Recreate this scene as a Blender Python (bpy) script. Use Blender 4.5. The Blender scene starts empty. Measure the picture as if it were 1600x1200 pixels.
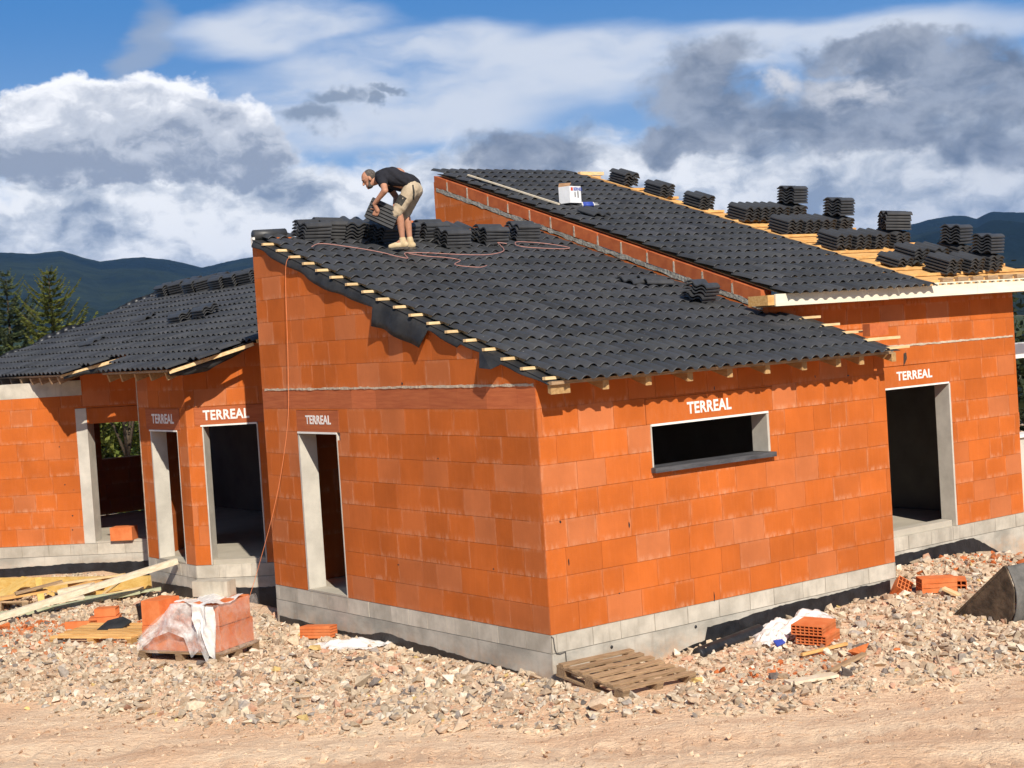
import bpy, math, random
import numpy as np
from mathutils import Vector, Matrix, Quaternion

S = bpy.context.scene
COL = S.collection
R = math.radians
# ------------------------------------------------------------------ camera
cam_d = bpy.data.cameras.new("camera")
cam = bpy.data.objects.new("camera", cam_d)
COL.objects.link(cam)
CAM = Vector((-10.1708, -13.1375, 3.241))
YAW, PITCH, ROLL, FPX = 0.6443, -0.0337, -0.0641, 2470.07
cf = Vector((math.sin(YAW)*math.cos(PITCH), math.cos(YAW)*math.cos(PITCH), math.sin(PITCH)))
r0 = Vector((math.cos(YAW), -math.sin(YAW), 0)); u0 = r0.cross(cf)
cr = math.cos(ROLL)*r0 + math.sin(ROLL)*u0
cu = -math.sin(ROLL)*r0 + math.cos(ROLL)*u0
m = Matrix.Identity(4)
for i in range(3):
    m[i][0], m[i][1], m[i][2], m[i][3] = cr[i], cu[i], -cf[i], CAM[i]
cam.matrix_world = m
cam_d.sensor_width = 36.0
cam_d.lens = FPX/1600*36.0
cam_d.clip_start = 0.1
cam_d.clip_end = 30000
S.camera = cam

# ------------------------------------------------------------------ sun, view
SUN_T = Vector((0.48, 1.22, -1.0)).normalized()      # direction the light travels
sun_d = bpy.data.lights.new("sun", 'SUN')
sun_d.energy = 4.3
sun_d.angle = R(0.5)
sun_d.color = (1.0, 0.925, 0.81)
sun = bpy.data.objects.new("sun", sun_d)
COL.objects.link(sun)
sun.rotation_euler = SUN_T.to_track_quat('-Z', 'Y').to_euler()
sun.location = (-10, -20, 30)
S.view_settings.view_transform = 'Standard'
S.view_settings.look = 'None'
S.view_settings.gamma = 1.0
S.view_settings.exposure = 0.45

# ------------------------------------------------------------------ node helpers
class NT:
    def __init__(self, tree):
        self.t = tree; self.n = tree.nodes; self.l = tree.links
    def new(self, typ, **kw):
        nd = self.n.new(typ)
        for k, v in kw.items(): setattr(nd, k, v)
        return nd
    def put(self, sock, v):
        if hasattr(v, 'is_output') or isinstance(v, bpy.types.NodeSocket): self.l.new(v, sock)
        elif v is not None: sock.default_value = v
    def math(self, op, a, b=None, c=None, clamp=False):
        nd = self.new('ShaderNodeMath', operation=op, use_clamp=clamp)
        self.put(nd.inputs[0], a)
        if b is not None: self.put(nd.inputs[1], b)
        if c is not None: self.put(nd.inputs[2], c)
        return nd.outputs[0]
    def vmath(self, op, a, b=None):
        nd = self.new('ShaderNodeVectorMath', operation=op)
        self.put(nd.inputs[0], a)
        if b is not None: self.put(nd.inputs[1], b)
        return nd.outputs['Value'] if op in ('LENGTH', 'DOT_PRODUCT', 'DISTANCE') else nd.outputs[0]
    def mix(self, fac, a, b, blend='MIX'):
        nd = self.new('ShaderNodeMix', data_type='RGBA', blend_type=blend)
        nd.clamp_factor = True
        self.put(nd.inputs[0], fac); self.put(nd.inputs[6], rgba(a)); self.put(nd.inputs[7], rgba(b))
        return nd.outputs[2]
    def noise(self, vec, scale, detail=5, rough=0.55, dist=0.0, color=False):
        nd = self.new('ShaderNodeTexNoise')
        self.put(nd.inputs['Vector'], vec)
        nd.inputs['Scale'].default_value = scale; nd.inputs['Detail'].default_value = detail
        nd.inputs['Roughness'].default_value = rough; nd.inputs['Distortion'].default_value = dist
        return nd.outputs['Color'] if color else nd.outputs['Fac']
    def smooth(self, v, lo, hi):
        nd = self.new('ShaderNodeMapRange', interpolation_type='SMOOTHSTEP')
        self.put(nd.inputs[0], v); nd.inputs[1].default_value = lo; nd.inputs[2].default_value = hi
        return nd.outputs[0]
    def mapping(self, vec, scale=(1,1,1), loc=(0,0,0)):
        nd = self.new('ShaderNodeMapping')
        self.put(nd.inputs[0], vec); nd.inputs['Scale'].default_value = scale; nd.inputs['Location'].default_value = loc
        return nd.outputs[0]
def rgba(c):
    if isinstance(c, (tuple, list)): return (c[0], c[1], c[2], 1.0)
    return c

# ------------------------------------------------------------------ world: nishita sky with clouds
world = bpy.data.worlds.new("World")
S.world = world
world.use_nodes = True
W = NT(world.node_tree)
W.n.clear()
SKY = 0.09
sky = W.new('ShaderNodeTexSky', sky_type='NISHITA')
sky.sun_disc = False
sky.sun_elevation = math.asin(-SUN_T.z)
sky.sun_rotation = math.atan2(-SUN_T.x, -SUN_T.y)
sky.altitude = 400; sky.air_density = 1.0; sky.dust_density = 0.4; sky.ozone_density = 2.0
geo = W.new('ShaderNodeTexCoord')
sep = W.new('ShaderNodeSeparateXYZ'); W.put(sep.inputs[0], geo.outputs['Generated'])
az = W.math('SUBTRACT', W.math('MULTIPLY', W.math('ARCTAN2', sep.outputs[0], sep.outputs[1]), 57.29578), math.degrees(YAW))
el = W.math('MULTIPLY', W.math('ARCSINE', sep.outputs[2]), 57.29578)
cmb = W.new('ShaderNodeCombineXYZ'); W.put(cmb.inputs[0], az); W.put(cmb.inputs[1], el)
P0 = cmb.outputs[0]                                    # compass bearing / elevation, degrees
def warp(vec, scale, amp, detail, stretch=(1, 1, 1), rough=0.6):
    nz = W.noise(W.mapping(vec, stretch), scale, detail, rough, color=True)
    sh = W.vmath('SUBTRACT', nz, (0.5, 0.5, 0.5))
    return W.vmath('ADD', vec, W.vmath('MULTIPLY', sh, amp))
Pw = warp(P0, 0.50, (3.4, 2.3, 0), 8, (1, 1.25, 1), 0.58)
Pf = warp(P0, 0.26, (6.0, 2.0, 0), 5, (0.45, 1.5, 1), 0.5)
def blobs(vec, L):
    out = None
    for (a, e, ra, re) in L:
        d = W.vmath('LENGTH', W.vmath('MULTIPLY', W.vmath('SUBTRACT', vec, (a, e, 0)), (1/ra, 1/re, 0)))
        out = d if out is None else W.math('SMOOTH_MIN', out, d, 0.25)
    return out
veil = blobs(Pf, [(-0.21, 9.1, 9.74, 1.11), (4.19, 9.36, 3.48, 1.16), (-4.89, 8.13, 7.66, 1.39), (-7.63, 11.24, 3.94, 0.93), (11.01, 9.56, 7.66, 0.81), (-2.92, 9.92, 4.64, 0.93)])
cum = blobs(Pw, [(-14.89, 8.5, 2.2, 1.3), (-12.32, 8.1, 3.4, 1.65), (-9.93, 7.46, 2.2, 1.5), (-16.24, 7.79, 2.78, 1.28), (-13.29, 6.93, 5.57, 0.93), (-8.84, 6.86, 1.28, 1.16)])
grey = blobs(Pw, [(8.01, 8.28, 2.78, 1.6), (9.97, 7.11, 3.94, 1.5), (15.92, 7.33, 4.41, 1.9), (13.91, 6.21, 4.64, 1.0), (6.52, 6.26, 2.2, 0.8), (13.84, 8.84, 2.78, 0.8), (17.55, 6.08, 3.25, 1.7), (1.34, 6.2, 2.6, 1.1)])
small = blobs(Pw, [(-6.57, 7.96, 0.85, 0.42), (-5.54, 8.67, 0.75, 0.3), (-4.52, 8.44, 0.28, 0.28), (-3.88, 8.77, 0.46, 0.16)])
streak = blobs(Pf, [(-12.22, 10.9, 0.9, 1.9)])
white = blobs(Pw, [(12.89, 7.62, 1.74, 0.74), (10.48, 8.07, 0.93, 0.58)])
Pq = warp(P0, 0.5, (1.5, 1.1, 0), 4, (1, 1.2, 1), 0.5)
n1 = W.noise(W.mapping(Pq, (1, 1.7, 1)), 0.24, 7, 0.56)
n2 = W.noise(W.mapping(Pq, (1, 1.5, 1), (31, 7, 0)), 0.50, 8, 0.58)
n3 = W.noise(W.mapping(Pq, (0.6, 2.0, 1), (5, 17, 3)), 0.26, 5, 0.52)
K = 1.0/SKY/1.36
def c(r, g, b, k=1.0): return (r*K*k, g*K*k, b*K*k)
blue = W.mix(W.smooth(el, 3.0, 13.0), c(.33, .52, .80), c(.070, .25, .60))
far_el = W.smooth(el, 14, 30)
base = W.mix(far_el, blue, sky.outputs[0])
base = W.mix(W.smooth(el, 0.0, -2.0), base, sky.outputs[0])
vm = W.math('MULTIPLY', W.smooth(veil, 1.32, 0.60), W.smooth(n3, 0.22, 0.60))
col = W.mix(W.math('MULTIPLY', vm, 0.92), base, c(.74, .79, .88))
sm = W.math('MULTIPLY', W.smooth(streak, 1.1, 0.3), 0.6)
col = W.mix(sm, col, c(.42, .47, .56))
# low bank of broken cloud all round the horizon
bm = W.smooth(W.math('ADD', el, W.math('MULTIPLY', W.math('SUBTRACT', n1, 0.5), 5.5)), 7.2, 6.1)
bt = W.math('ADD', W.math('MULTIPLY', n1, 0.55), W.math('MULTIPLY', n2, 0.45))
bankc = W.mix(W.smooth(bt, 0.39, 0.49), c(.28, .34, .45), c(.60, .65, .73))
bankc = W.mix(W.smooth(bt, 0.465, 0.565), bankc, c(1.02, 1.03, 1.05))
right = W.smooth(az, 4.0, 15.0)
bankc = W.mix(W.math('MULTIPLY', right, 0.30), bankc, c(.36, .41, .49))
col = W.mix(bm, col, bankc)
# the big cumulus
cm = W.smooth(cum, 1.05, 0.86)
ct = W.math('ADD', W.math('MULTIPLY', W.math('SUBTRACT', el, 6.3), 0.27), W.math('MULTIPLY', W.math('SUBTRACT', n2, 0.5), 2.5))
ct = W.math('ADD', ct, W.math('MULTIPLY', W.smooth(cum, 0.55, 1.0), 0.30))
cumc = W.mix(W.smooth(ct, 0.05, 0.50), c(.33, .38, .48), c(.62, .66, .74))
cumc = W.mix(W.smooth(ct, 0.45, 1.05), cumc, c(1.10, 1.10, 1.12))
col = W.mix(cm, col, cumc)
# grey rain clouds and their bright gaps
gm = W.math('MULTIPLY', W.smooth(grey, 1.14, 0.68), W.smooth(n1, 0.29, 0.46))
gt = W.math('ADD', W.math('MULTIPLY', n2, 0.6), W.math('MULTIPLY', n1, 0.4))
greyc = W.mix(W.smooth(gt, 0.36, 0.62), c(.16, .20, .275), c(.40, .44, .52))
greyc = W.mix(W.math('MULTIPLY', W.smooth(grey, 0.86, 1.05), 0.45), greyc, c(.62, .66, .72))
col = W.mix(W.math('MULTIPLY', gm, 0.95), col, greyc)
col = W.mix(W.math('MULTIPLY', W.math('MULTIPLY', W.smooth(white, 1.5, 0.2), W.smooth(n2, 0.36, 0.60)), 0.95), col, c(.74, .75, .79))
col = W.mix(W.math('MULTIPLY', W.smooth(small, 1.6, 0.55), 0.85), col, c(.24, .30, .40))
bg = W.new('ShaderNodeBackground'); bg.inputs['Strength'].default_value = SKY
W.put(bg.inputs['Color'], col)
wo = W.new('ShaderNodeOutputWorld'); W.l.new(bg.outputs[0], wo.inputs[0])
world.cycles.sampling_method = 'MANUAL'
world.cycles.sample_map_resolution = 512

# ------------------------------------------------------------------ materials
def material(name):
    mt = bpy.data.materials.new(name); mt.use_nodes = True
    t = NT(mt.node_tree); b = t.n['Principled BSDF']
    tc = t.new('ShaderNodeTexCoord')
    return mt, t, b, tc
def bump(t, b, h, strength, dist):
    nd = t.new('ShaderNodeBump'); nd.inputs['Strength'].default_value = strength; nd.inputs['Distance'].default_value = dist
    t.put(nd.inputs['Height'], h); t.l.new(nd.outputs[0], b.inputs['Normal'])
def simple(name, c1, c2, scale=8.0, rough=0.8, bmp=0.3, bscale=40.0, bdist=0.004, stretch=(1, 1, 1), spec=0.3, tint=False, metal=0.0, detail=6):
    """two-tone noise material; tint multiplies a per-face value stored on the mesh"""
    mt, t, b, tc = material(name)
    v = t.mapping(tc.outputs['Object'], stretch)
    f = t.smooth(t.noise(v, scale, detail, 0.6), 0.3, 0.7)
    colr = t.mix(f, c1, c2)
    if tint:
        at = t.new('ShaderNodeAttribute', attribute_name='tint')
        colr = t.mix(1.0, colr, at.outputs['Color'], 'MULTIPLY')
    t.put(b.inputs['Base Color'], colr)
    b.inputs['Roughness'].default_value = rough
    b.inputs['Specular IOR Level'].default_value = spec
    b.inputs['Metallic'].default_value = metal
    if bmp: bump(t, b, t.noise(v, bscale, 4, 0.6), bmp, bdist)
    return mt
M = {}
# terracotta blocks: tint.r value, tint.g salmon, tint.b lime bloom; uv "face" runs 0..1 over each block
mt, t, b, tc = material("terracotta")
at = t.new('ShaderNodeAttribute', attribute_name='tint'); sp = t.new('ShaderNodeSeparateColor'); t.put(sp.inputs[0], at.outputs['Color'])
uv = t.new('ShaderNodeUVMap', uv_map='face'); us = t.new('ShaderNodeSeparateXYZ'); t.put(us.inputs[0], uv.outputs[0])
ob = tc.outputs['Object']
val = t.math('ADD', t.math('MULTIPLY', sp.outputs[0], 0.17), 0.90)
base = t.mix(t.smooth(sp.outputs[1], 0.35, 1.0), (.515, .126, .022), (.51, .160, .056))
streaks = t.noise(t.mapping(ob, (9, 9, 0.8)), 3.0, 5, 0.65)
base = t.mix(t.math('MULTIPLY', t.smooth(streaks, 0.45, 0.75), 0.30), base, (.58, .17, .054))
cloudy = t.noise(ob, 1.3, 5, 0.6)
base = t.mix(1.0, base, t.mix(t.smooth(cloudy, 0.3, 0.7), (.86, .84, .82), (1.06, 1.05, 1.04)), 'MULTIPLY')
vb = t.math('MULTIPLY', base, 1.0) if False else None
nd = t.new('ShaderNodeVectorMath', operation='SCALE'); t.put(nd.inputs[0], base); t.put(nd.inputs['Scale'], val); base = nd.outputs[0]
edge = t.math('MAXIMUM', t.smooth(us.outputs[1], 0.30, 0.0), t.math('MULTIPLY', t.smooth(t.math('ABSOLUTE', t.math('SUBTRACT', us.outputs[0], 0.5)), 0.40, 0.5), 0.75))
edge = t.math('MAXIMUM', edge, t.math('MULTIPLY', t.smooth(us.outputs[1], 0.85, 1.0), 0.5))
bl = t.math('MULTIPLY', t.math('MULTIPLY', edge, sp.outputs[2]), t.smooth(t.noise(t.mapping(ob, (14, 14, 5)), 1.0, 6, 0.7), 0.38, 0.68))
base = t.mix(t.math('MULTIPLY', bl, 0.36), base, (.80, .52, .34))
spots = t.math('MULTIPLY', t.smooth(t.noise(t.mapping(ob, (1, 1, 0.5)), 5.0, 8, 0.75), 0.64, 0.76), 0.20)
base = t.mix(spots, base, (.80, .48, .30))
t.put(b.inputs['Base Color'], base); b.inputs['Roughness'].default_value = 0.9; b.inputs['Specular IOR Level'].default_value = 0.15
bump(t, b, t.math('ADD', t.noise(t.mapping(ob, (60, 60, 3)), 1.0, 3, 0.6), t.noise(ob, 30, 3)), 0.25, 0.004)
M['terra'] = mt
M['brick'] = simple("fired_clay", (.58, .14, .035), (.66, .21, .07), 5, 0.88, 0.3, tint=True)
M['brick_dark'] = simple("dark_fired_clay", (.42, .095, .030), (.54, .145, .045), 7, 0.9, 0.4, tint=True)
M['band'] = simple("band_clay", (.40, .10, .034), (.50, .145, .050), 2.5, 0.9, 0.3, 20, stretch=(1, 1, 14), tint=True)
M['mortar'] = simple("mortar", (.42, .34, .25), (.60, .50, .38), 12, 0.95, 0.8, 25, 0.02)
M['mortar_grey'] = simple("grey_mortar", (.24, .22, .18), (.42, .39, .33), 9, 0.95, 0.9, 18, 0.03)
M['block'] = simple("concrete_block", (.40, .36, .29), (.56, .51, .42), 3.5, 0.92, 0.5, 60, 0.004, tint=True)
M['cast'] = simple("cast_concrete", (.30, .28, .235), (.54, .50, .42), 1.6, 0.9, 0.35, 30, 0.006, stretch=(1, 1, 1.8))
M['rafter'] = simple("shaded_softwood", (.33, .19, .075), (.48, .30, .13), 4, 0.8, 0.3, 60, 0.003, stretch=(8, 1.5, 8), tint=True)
M['jamb'] = simple("pale_concrete", (.44, .41, .35), (.60, .56, .48), 2.2, 0.9, 0.3, 40, 0.004)
M['white'] = simple("white_trim", (.74, .72, .66), (.82, .80, .75), 6, 0.6, 0.1)
M['fascia'] = simple("primed_board", (.74, .68, .52), (.82, .77, .62), 3, 0.6, 0.15, stretch=(.4, .4, 3))
M['print'] = simple("white_print", (.52, .30, .20), (.80, .77, .72), 22, 0.85, 0.1, detail=8)
M['slab'] = simple("floor_slab", (.38, .34, .27), (.48, .43, .35), 1.2, 0.9, 0.3, 30)
M['shade_dark'] = simple("room_shade", (.10, .09, .075), (.15, .135, .11), 1.2, 0.95, 0.2)  # dark colour standing in for room shade, on the added linings only
M['tile'] = simple("slate_grey_tile", (.039, .039, .040), (.051, .051, .052), 7, 0.47, 0.15, 160, 0.002, tint=True, spec=0.45, detail=8)
# splashed soil and drip stains low on the plinth concrete
for nm_ in ('block', 'cast'):
    t = NT(M[nm_].node_tree); b = t.n['Principled BSDF']; src = b.inputs['Base Color'].links[0].from_socket
    tc2 = t.new('ShaderNodeTexCoord'); sz_ = t.new('ShaderNodeSeparateXYZ'); t.put(sz_.inputs[0], tc2.outputs['Object'])
    spl = t.math('MULTIPLY', t.smooth(sz_.outputs[2], -.20, -.52), t.smooth(t.noise(tc2.outputs['Object'], 5, 7, .7), .38, .62))
    drp = t.smooth(t.noise(t.mapping(tc2.outputs['Object'], (7, 7, .9)), 1.0, 6, .65), .52, .72)
    c1_ = t.mix(t.math('MULTIPLY', drp, .45), src, (.24, .21, .17))
    t.put(b.inputs['Base Color'], t.mix(t.math('MULTIPLY', spl, .6), c1_, (.52, .33, .20)))
mt_ = M['tile']; t = NT(mt_.node_tree); b = t.n['Principled BSDF']; lk = b.inputs['Base Color'].links[0]; src = lk.from_socket
tc2 = t.new('ShaderNodeTexCoord'); sp1 = t.smooth(t.noise(tc2.outputs['Object'], 26, 2, .5), .735, .78); du = t.smooth(t.noise(tc2.outputs['Object'], 2.2, 6, .65), .48, .75)
t.put(b.inputs['Base Color'], t.mix(t.math('MULTIPLY', sp1, .55), t.mix(t.math('MULTIPLY', du, .12), src, (.17, .155, .14)), (.40, .38, .34)))
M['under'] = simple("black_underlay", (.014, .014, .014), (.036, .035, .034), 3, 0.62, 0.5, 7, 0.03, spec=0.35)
M['bitumen'] = simple("bitumen", (.008, .008, .009), (.022, .023, .026), 6, 0.4, 0.5, 30, 0.01, spec=0.5)
M['wood_new'] = simple("fresh_softwood", (.62, .41, .19), (.78, .58, .32), 4, 0.75, 0.25, 60, 0.003, stretch=(1.5, 8, 8), tint=True)
M['wood_raw'] = simple("orange_softwood", (.55, .28, .085), (.72, .44, .17), 4, 0.75, 0.25, 60, 0.003, stretch=(1.5, 8, 8), tint=True)
M['wood_old'] = simple("weathered_wood", (.24, .15, .08), (.46, .31, .18), 5, 0.85, 0.5, 50, 0.004, stretch=(1.2, 14, 14), tint=True)
M['wood_yellow'] = simple("yellow_formwork", (.62, .37, .09), (.72, .50, .17), 4, 0.6, 0.2, 40, stretch=(2, 2, 6), tint=True)
M['wood_pale'] = simple("pale_timber", (.62, .50, .34), (.76, .66, .50), 5, 0.75, 0.25, 50, stretch=(2, 6, 6), tint=True)
M['wood_green'] = simple("treated_timber", (.34, .37, .22), (.50, .50, .33), 5, 0.8, 0.25, 50, tint=True)
M['steel'] = simple("worn_steel", (.085, .082, .075), (.17, .16, .145), 5, 0.8, 0.6, 12, 0.015, metal=0.0, spec=0.3)
M['rust'] = simple("muddy_steel", (.035, .026, .018), (.12, .085, .055), 6, 0.85, 0.7, 20, 0.015)
M['black'] = simple("black_plastic", (.012, .012, .013), (.03, .03, .032), 10, 0.45, 0.2)
M['white_card'] = simple("white_cardboard", (.74, .74, .74), (.82, .82, .82), 8, 0.7, 0.05)
M['blue'] = simple("blue_label", (.03, .06, .32), (.05, .09, .40), 10, 0.5, 0.0)
M['red'] = simple("red_print", (.6, .06, .03), (.62, .08, .04), 10, 0.5, 0.0)
M['cord'] = simple("pink_cord", (.36, .17, .14), (.45, .23, .19), 20, 0.7, 0.0)
M['orange_line'] = simple("orange_line", (.75, .22, .08), (.80, .28, .12), 20, 0.7, 0.0)
M['skin'] = simple("skin", (.42, .20, .12), (.50, .25, .155), 12, 0.55, 0.1, 60, 0.002)
M['shirt'] = simple("black_cloth", (.012, .012, .016), (.02, .02, .026), 9, 0.9, 0.5, 14, 0.02)
M['shorts'] = simple("beige_canvas", (.42, .33, .22), (.54, .44, .31), 9, 0.9, 0.5, 16, 0.015)
M['pad'] = simple("dark_patch", (.03, .028, .024), (.06, .055, .048), 30, 0.9, 0.4)
M['hair'] = simple("grey_stubble", (.05, .042, .036), (.13, .11, .095), 60, 0.9, 0.5, 120)
M['boot'] = simple("tan_suede", (.50, .37, .20), (.62, .48, .29), 14, 0.9, 0.4)
M['rubber'] = simple("rubber_sole", (.06, .05, .04), (.10, .085, .07), 20, 0.8, 0.2)
M['trunk'] = simple("bark", (.05, .035, .022), (.11, .08, .055), 6, 0.95, 0.7, 18, 0.02)
def leaf(name, c1, c2, trans=0.25):
    mt, t, b, tc = material(name)
    at = t.new('ShaderNodeAttribute', attribute_name='tint')
    colr = t.mix(1.0, t.mix(t.noise(tc.outputs['Object'], 1.5, 3), c1, c2), at.outputs['Color'], 'MULTIPLY')
    t.put(b.inputs['Base Color'], colr); b.inputs['Roughness'].default_value = 0.7
    b.inputs['Specular IOR Level'].default_value = 0.2
    tr = t.new('ShaderNodeBsdfTranslucent'); t.put(tr.inputs[0], colr)
    mx = t.new('ShaderNodeMixShader'); mx.inputs[0].default_value = trans
    t.l.new(b.outputs[0], mx.inputs[1]); t.l.new(tr.outputs[0], mx.inputs[2])
    t.l.new(mx.outputs[0], t.n['Material Output'].inputs[0])
    return mt
M['conifer'] = leaf("conifer_needles", (.10, .128, .034), (.20, .215, .055))
M['conifer_blue'] = leaf("blue_needles", (.085, .118, .062), (.15, .185, .095))
M['leaf'] = leaf("broad_leaves", (.12, .18, .035), (.26, .30, .07), .4)
M['leaf_dark'] = leaf("dark_leaves", (.022, .035, .014), (.045, .06, .022))
nt_ = NT(M['print'].node_tree)
for nd_ in nt_.n:
    if nd_.bl_idname == 'ShaderNodeMapRange': nd_.inputs[1].default_value = .26; nd_.inputs[2].default_value = .42
# plastic film
def film(name, alpha, colr):
    mt, t, b, tc = material(name)
    f = t.noise(t.mapping(tc.outputs['Object'], (1, 1, 1)), 7, 7, 0.65)
    b.inputs['Base Color'].default_value = rgba(colr); b.inputs['Roughness'].default_value = 0.25
    b.inputs['Specular IOR Level'].default_value = 0.6
    t.put(b.inputs['Alpha'], t.math('ADD', t.math('MULTIPLY', t.smooth(f, 0.35, 0.7), alpha[1]-alpha[0]), alpha[0]))
    bump(t, b, f, 0.8, 0.03)
    return mt
M['film'] = film("cloudy_film", (.30, .85), (.80, .77, .73))
M['film_thin'] = film("thin_film", (.10, .34), (.76, .70, .64))
M['film_white'] = film("white_film", (.85, 1.0), (.80, .76, .71))

# ------------------------------------------------------------------ mesh helpers
class MB:
    def __init__(self):
        self.v = []; self.f = []; self.t = []; self.uv = []; self.sm = []
        self.tint = (1, 1, 1)
    def add(self, verts, faces, tint=None, uvs=None, smooth=False):
        o = len(self.v); self.v += [tuple(p) for p in verts]
        tt = self.tint if tint is None else tint
        for i, f in enumerate(faces):
            self.f.append(tuple(o+k for k in f)); self.t.append(tt); self.sm.append(smooth)
            self.uv.append(uvs[i] if uvs else None)
    def box(self, lo, hi, tint=None, M4=None):
        x0, y0, z0 = lo; x1, y1, z1 = hi
        vs = [(x0,y0,z0),(x1,y0,z0),(x1,y1,z0),(x0,y1,z0),(x0,y0,z1),(x1,y0,z1),(x1,y1,z1),(x0,y1,z1)]
        if M4 is not None: vs = [M4 @ Vector(p) for p in vs]
        self.add(vs, [(0,3,2,1),(4,5,6,7),(0,1,5,4),(1,2,6,5),(2,3,7,6),(3,0,4,7)], tint)
    def beam(self, p0, p1, w, h, up=(0,0,1), tint=None):
        """bar of section w x h from p0 to p1 (centre line)"""
        p0 = Vector(p0); p1 = Vector(p1); d = (p1-p0).normalized(); s = d.cross(Vector(up)).normalized(); u = s.cross(d)
        vs = []
        for p in (p0, p1):
            for a, b2 in ((-1,-1),(1,-1),(1,1),(-1,1)): vs.append(p + s*(a*w/2) + u*(b2*h/2))
        self.add(vs, [(3,2,1,0),(4,5,6,7),(0,1,5,4),(1,2,6,5),(2,3,7,6),(3,0,4,7)], tint)
    def prism(self, poly, vec, tint=None, uvs=None):
        """planar 3D polygon extruded along vec"""
        n = len(poly); vec = Vector(vec)
        vs = [Vector(p) for p in poly] + [Vector(p)+vec for p in poly]
        fs = [tuple(range(n-1, -1, -1)), tuple(range(n, 2*n))] + [(i, (i+1) % n, (i+1) % n+n, i+n) for i in range(n)]
        us = None
        if uvs:
            us = [[uvs[k] for k in range(n-1, -1, -1)], list(uvs)] + [[uvs[i], uvs[(i+1) % n], uvs[(i+1) % n], uvs[i]] for i in range(n)]
        self.add(vs, fs, tint, us)
    def tube(self, pts, rad, seg=8, tint=None, cap=True, smooth=True):
        pts = [Vector(p) for p in pts]; n = len(pts)
        rads = rad if isinstance(rad, (list, tuple)) else [rad]*n
        vs = []; fs = []; side = None
        for i, p in enumerate(pts):
            d = (pts[min(i+1, n-1)]-pts[max(i-1, 0)]).normalized()
            if side is None: side = d.orthogonal().normalized()
            else:
                side = (side - d*side.dot(d))
                side = side.normalized() if side.length > 1e-6 else d.orthogonal().normalized()
            w = d.cross(side)
            for k in range(seg):
                a = 2*math.pi*k/seg; vs.append(p + (side*math.cos(a)+w*math.sin(a))*rads[i])
        for i in range(n-1):
            for k in range(seg): fs.append((i*seg+k, i*seg+(k+1) % seg, (i+1)*seg+(k+1) % seg, (i+1)*seg+k))
        if cap: fs += [tuple(range(seg-1, -1, -1)), tuple((n-1)*seg+k for k in range(seg))]
        self.add(vs, fs, tint, None, smooth)
    def ellipsoid(self, c0, r, M3=None, nu=14, nv=10, tint=None):
        vs = []; fs = []
        for j in range(nv+1):
            th = math.pi*j/nv
            for i in range(nu):
                ph = 2*math.pi*i/nu
                p = Vector((math.sin(th)*math.cos(ph)*r[0], math.sin(th)*math.sin(ph)*r[1], math.cos(th)*r[2]))
                if M3 is not None: p = M3 @ p
                vs.append(p+Vector(c0))
        for j in range(nv):
            for i in range(nu): fs.append((j*nu+i, j*nu+(i+1) % nu, (j+1)*nu+(i+1) % nu, (j+1)*nu+i))
        self.add(vs, fs, tint, None, True)
    def grid(self, rows, tint=None, smooth=True):
        n = len(rows); k = len(rows[0]); vs = [p for r_ in rows for p in r_]
        self.add(vs, [(i*k+j, (i+1)*k+j, (i+1)*k+j+1, i*k+j+1) for i in range(n-1) for j in range(k-1)], tint, None, smooth)
    def capsule(self, p0, p1, r0_, r1_, seg=14):
        p0 = Vector(p0); p1 = Vector(p1); d = p1-p0; L = max(d.length, 1e-5); d = d/L
        pts = []; rr = []
        for k in range(5):
            a = math.pi/2*(1-k/4.0); pts.append(p0 - d*(r0_*math.sin(a))); rr.append(max(r0_*math.cos(a), r0_*0.04))
        pts.append(p0+d*L*0.5); rr.append((r0_+r1_)/2)
        for k in range(5):
            a = math.pi/2*(k/4.0); pts.append(p1 + d*(r1_*math.sin(a))); rr.append(max(r1_*math.cos(a), r1_*0.04))
        self.tube(pts, rr, seg)
    def mesh(self, name, mat):
        me = bpy.data.meshes.new(name)
        me.from_pydata(self.v, [], self.f)
        if isinstance(mat, (list, tuple)):
            for q in mat: me.materials.append(q)
        else: me.materials.append(mat)
        me.polygons.foreach_set('use_smooth', self.sm)
        cnt = [len(f) for f in self.f]
        ca = me.color_attributes.new('tint', 'FLOAT_COLOR', 'CORNER')
        arr = np.repeat(np.array([(q[0], q[1], q[2], 1.0) for q in self.t], dtype=np.float32), cnt, axis=0)
        ca.data.foreach_set('color', arr.ravel())
        if any(u is not None for u in self.uv):
            lay = me.uv_layers.new(name='face')
            flat = []
            for u, k in zip(self.uv, cnt):
                flat += [q for pair in (u if u else [(0.5, 0.5)]*k) for q in pair]
            lay.data.foreach_set('uv', np.array(flat, dtype=np.float32))
        me.update()
        return me
    def obj(self, name, mat, parent=None, loc=None):
        o = bpy.data.objects.new(name, self.mesh(name, mat)); COL.objects.link(o)
        if parent is not None: o.parent = parent
        if loc is not None: o.location = loc
        return o
def tag(o, label=None, cat=None, group=None, kind=None):
    if label: o['label'] = label
    if cat: o['category'] = cat
    if group: o['group'] = group
    if kind: o['kind'] = kind
    elif cat: o['kind'] = 'thing'
    return o
def thing(name, label, cat, loc=(0, 0, 0), rotz=0.0, group=None):
    o = bpy.data.objects.new(name, None); COL.objects.link(o)
    o.location = loc; o.rotation_euler = (0, 0, rotz); o.empty_display_size = 0.2
    return tag(o, label, cat, group)
def place(o, loc, X=None, Z=None):
    """orient o so its local x is X and local z as near Z as possible"""
    Z = Vector(Z).normalized(); X = Vector(X); X = (X - Z*X.dot(Z)).normalized(); Y = Z.cross(X)
    mm = Matrix.Identity(4)
    for i in range(3): mm[i][0], mm[i][1], mm[i][2], mm[i][3] = X[i], Y[i], Z[i], loc[i]
    o.matrix_world = mm
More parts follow.
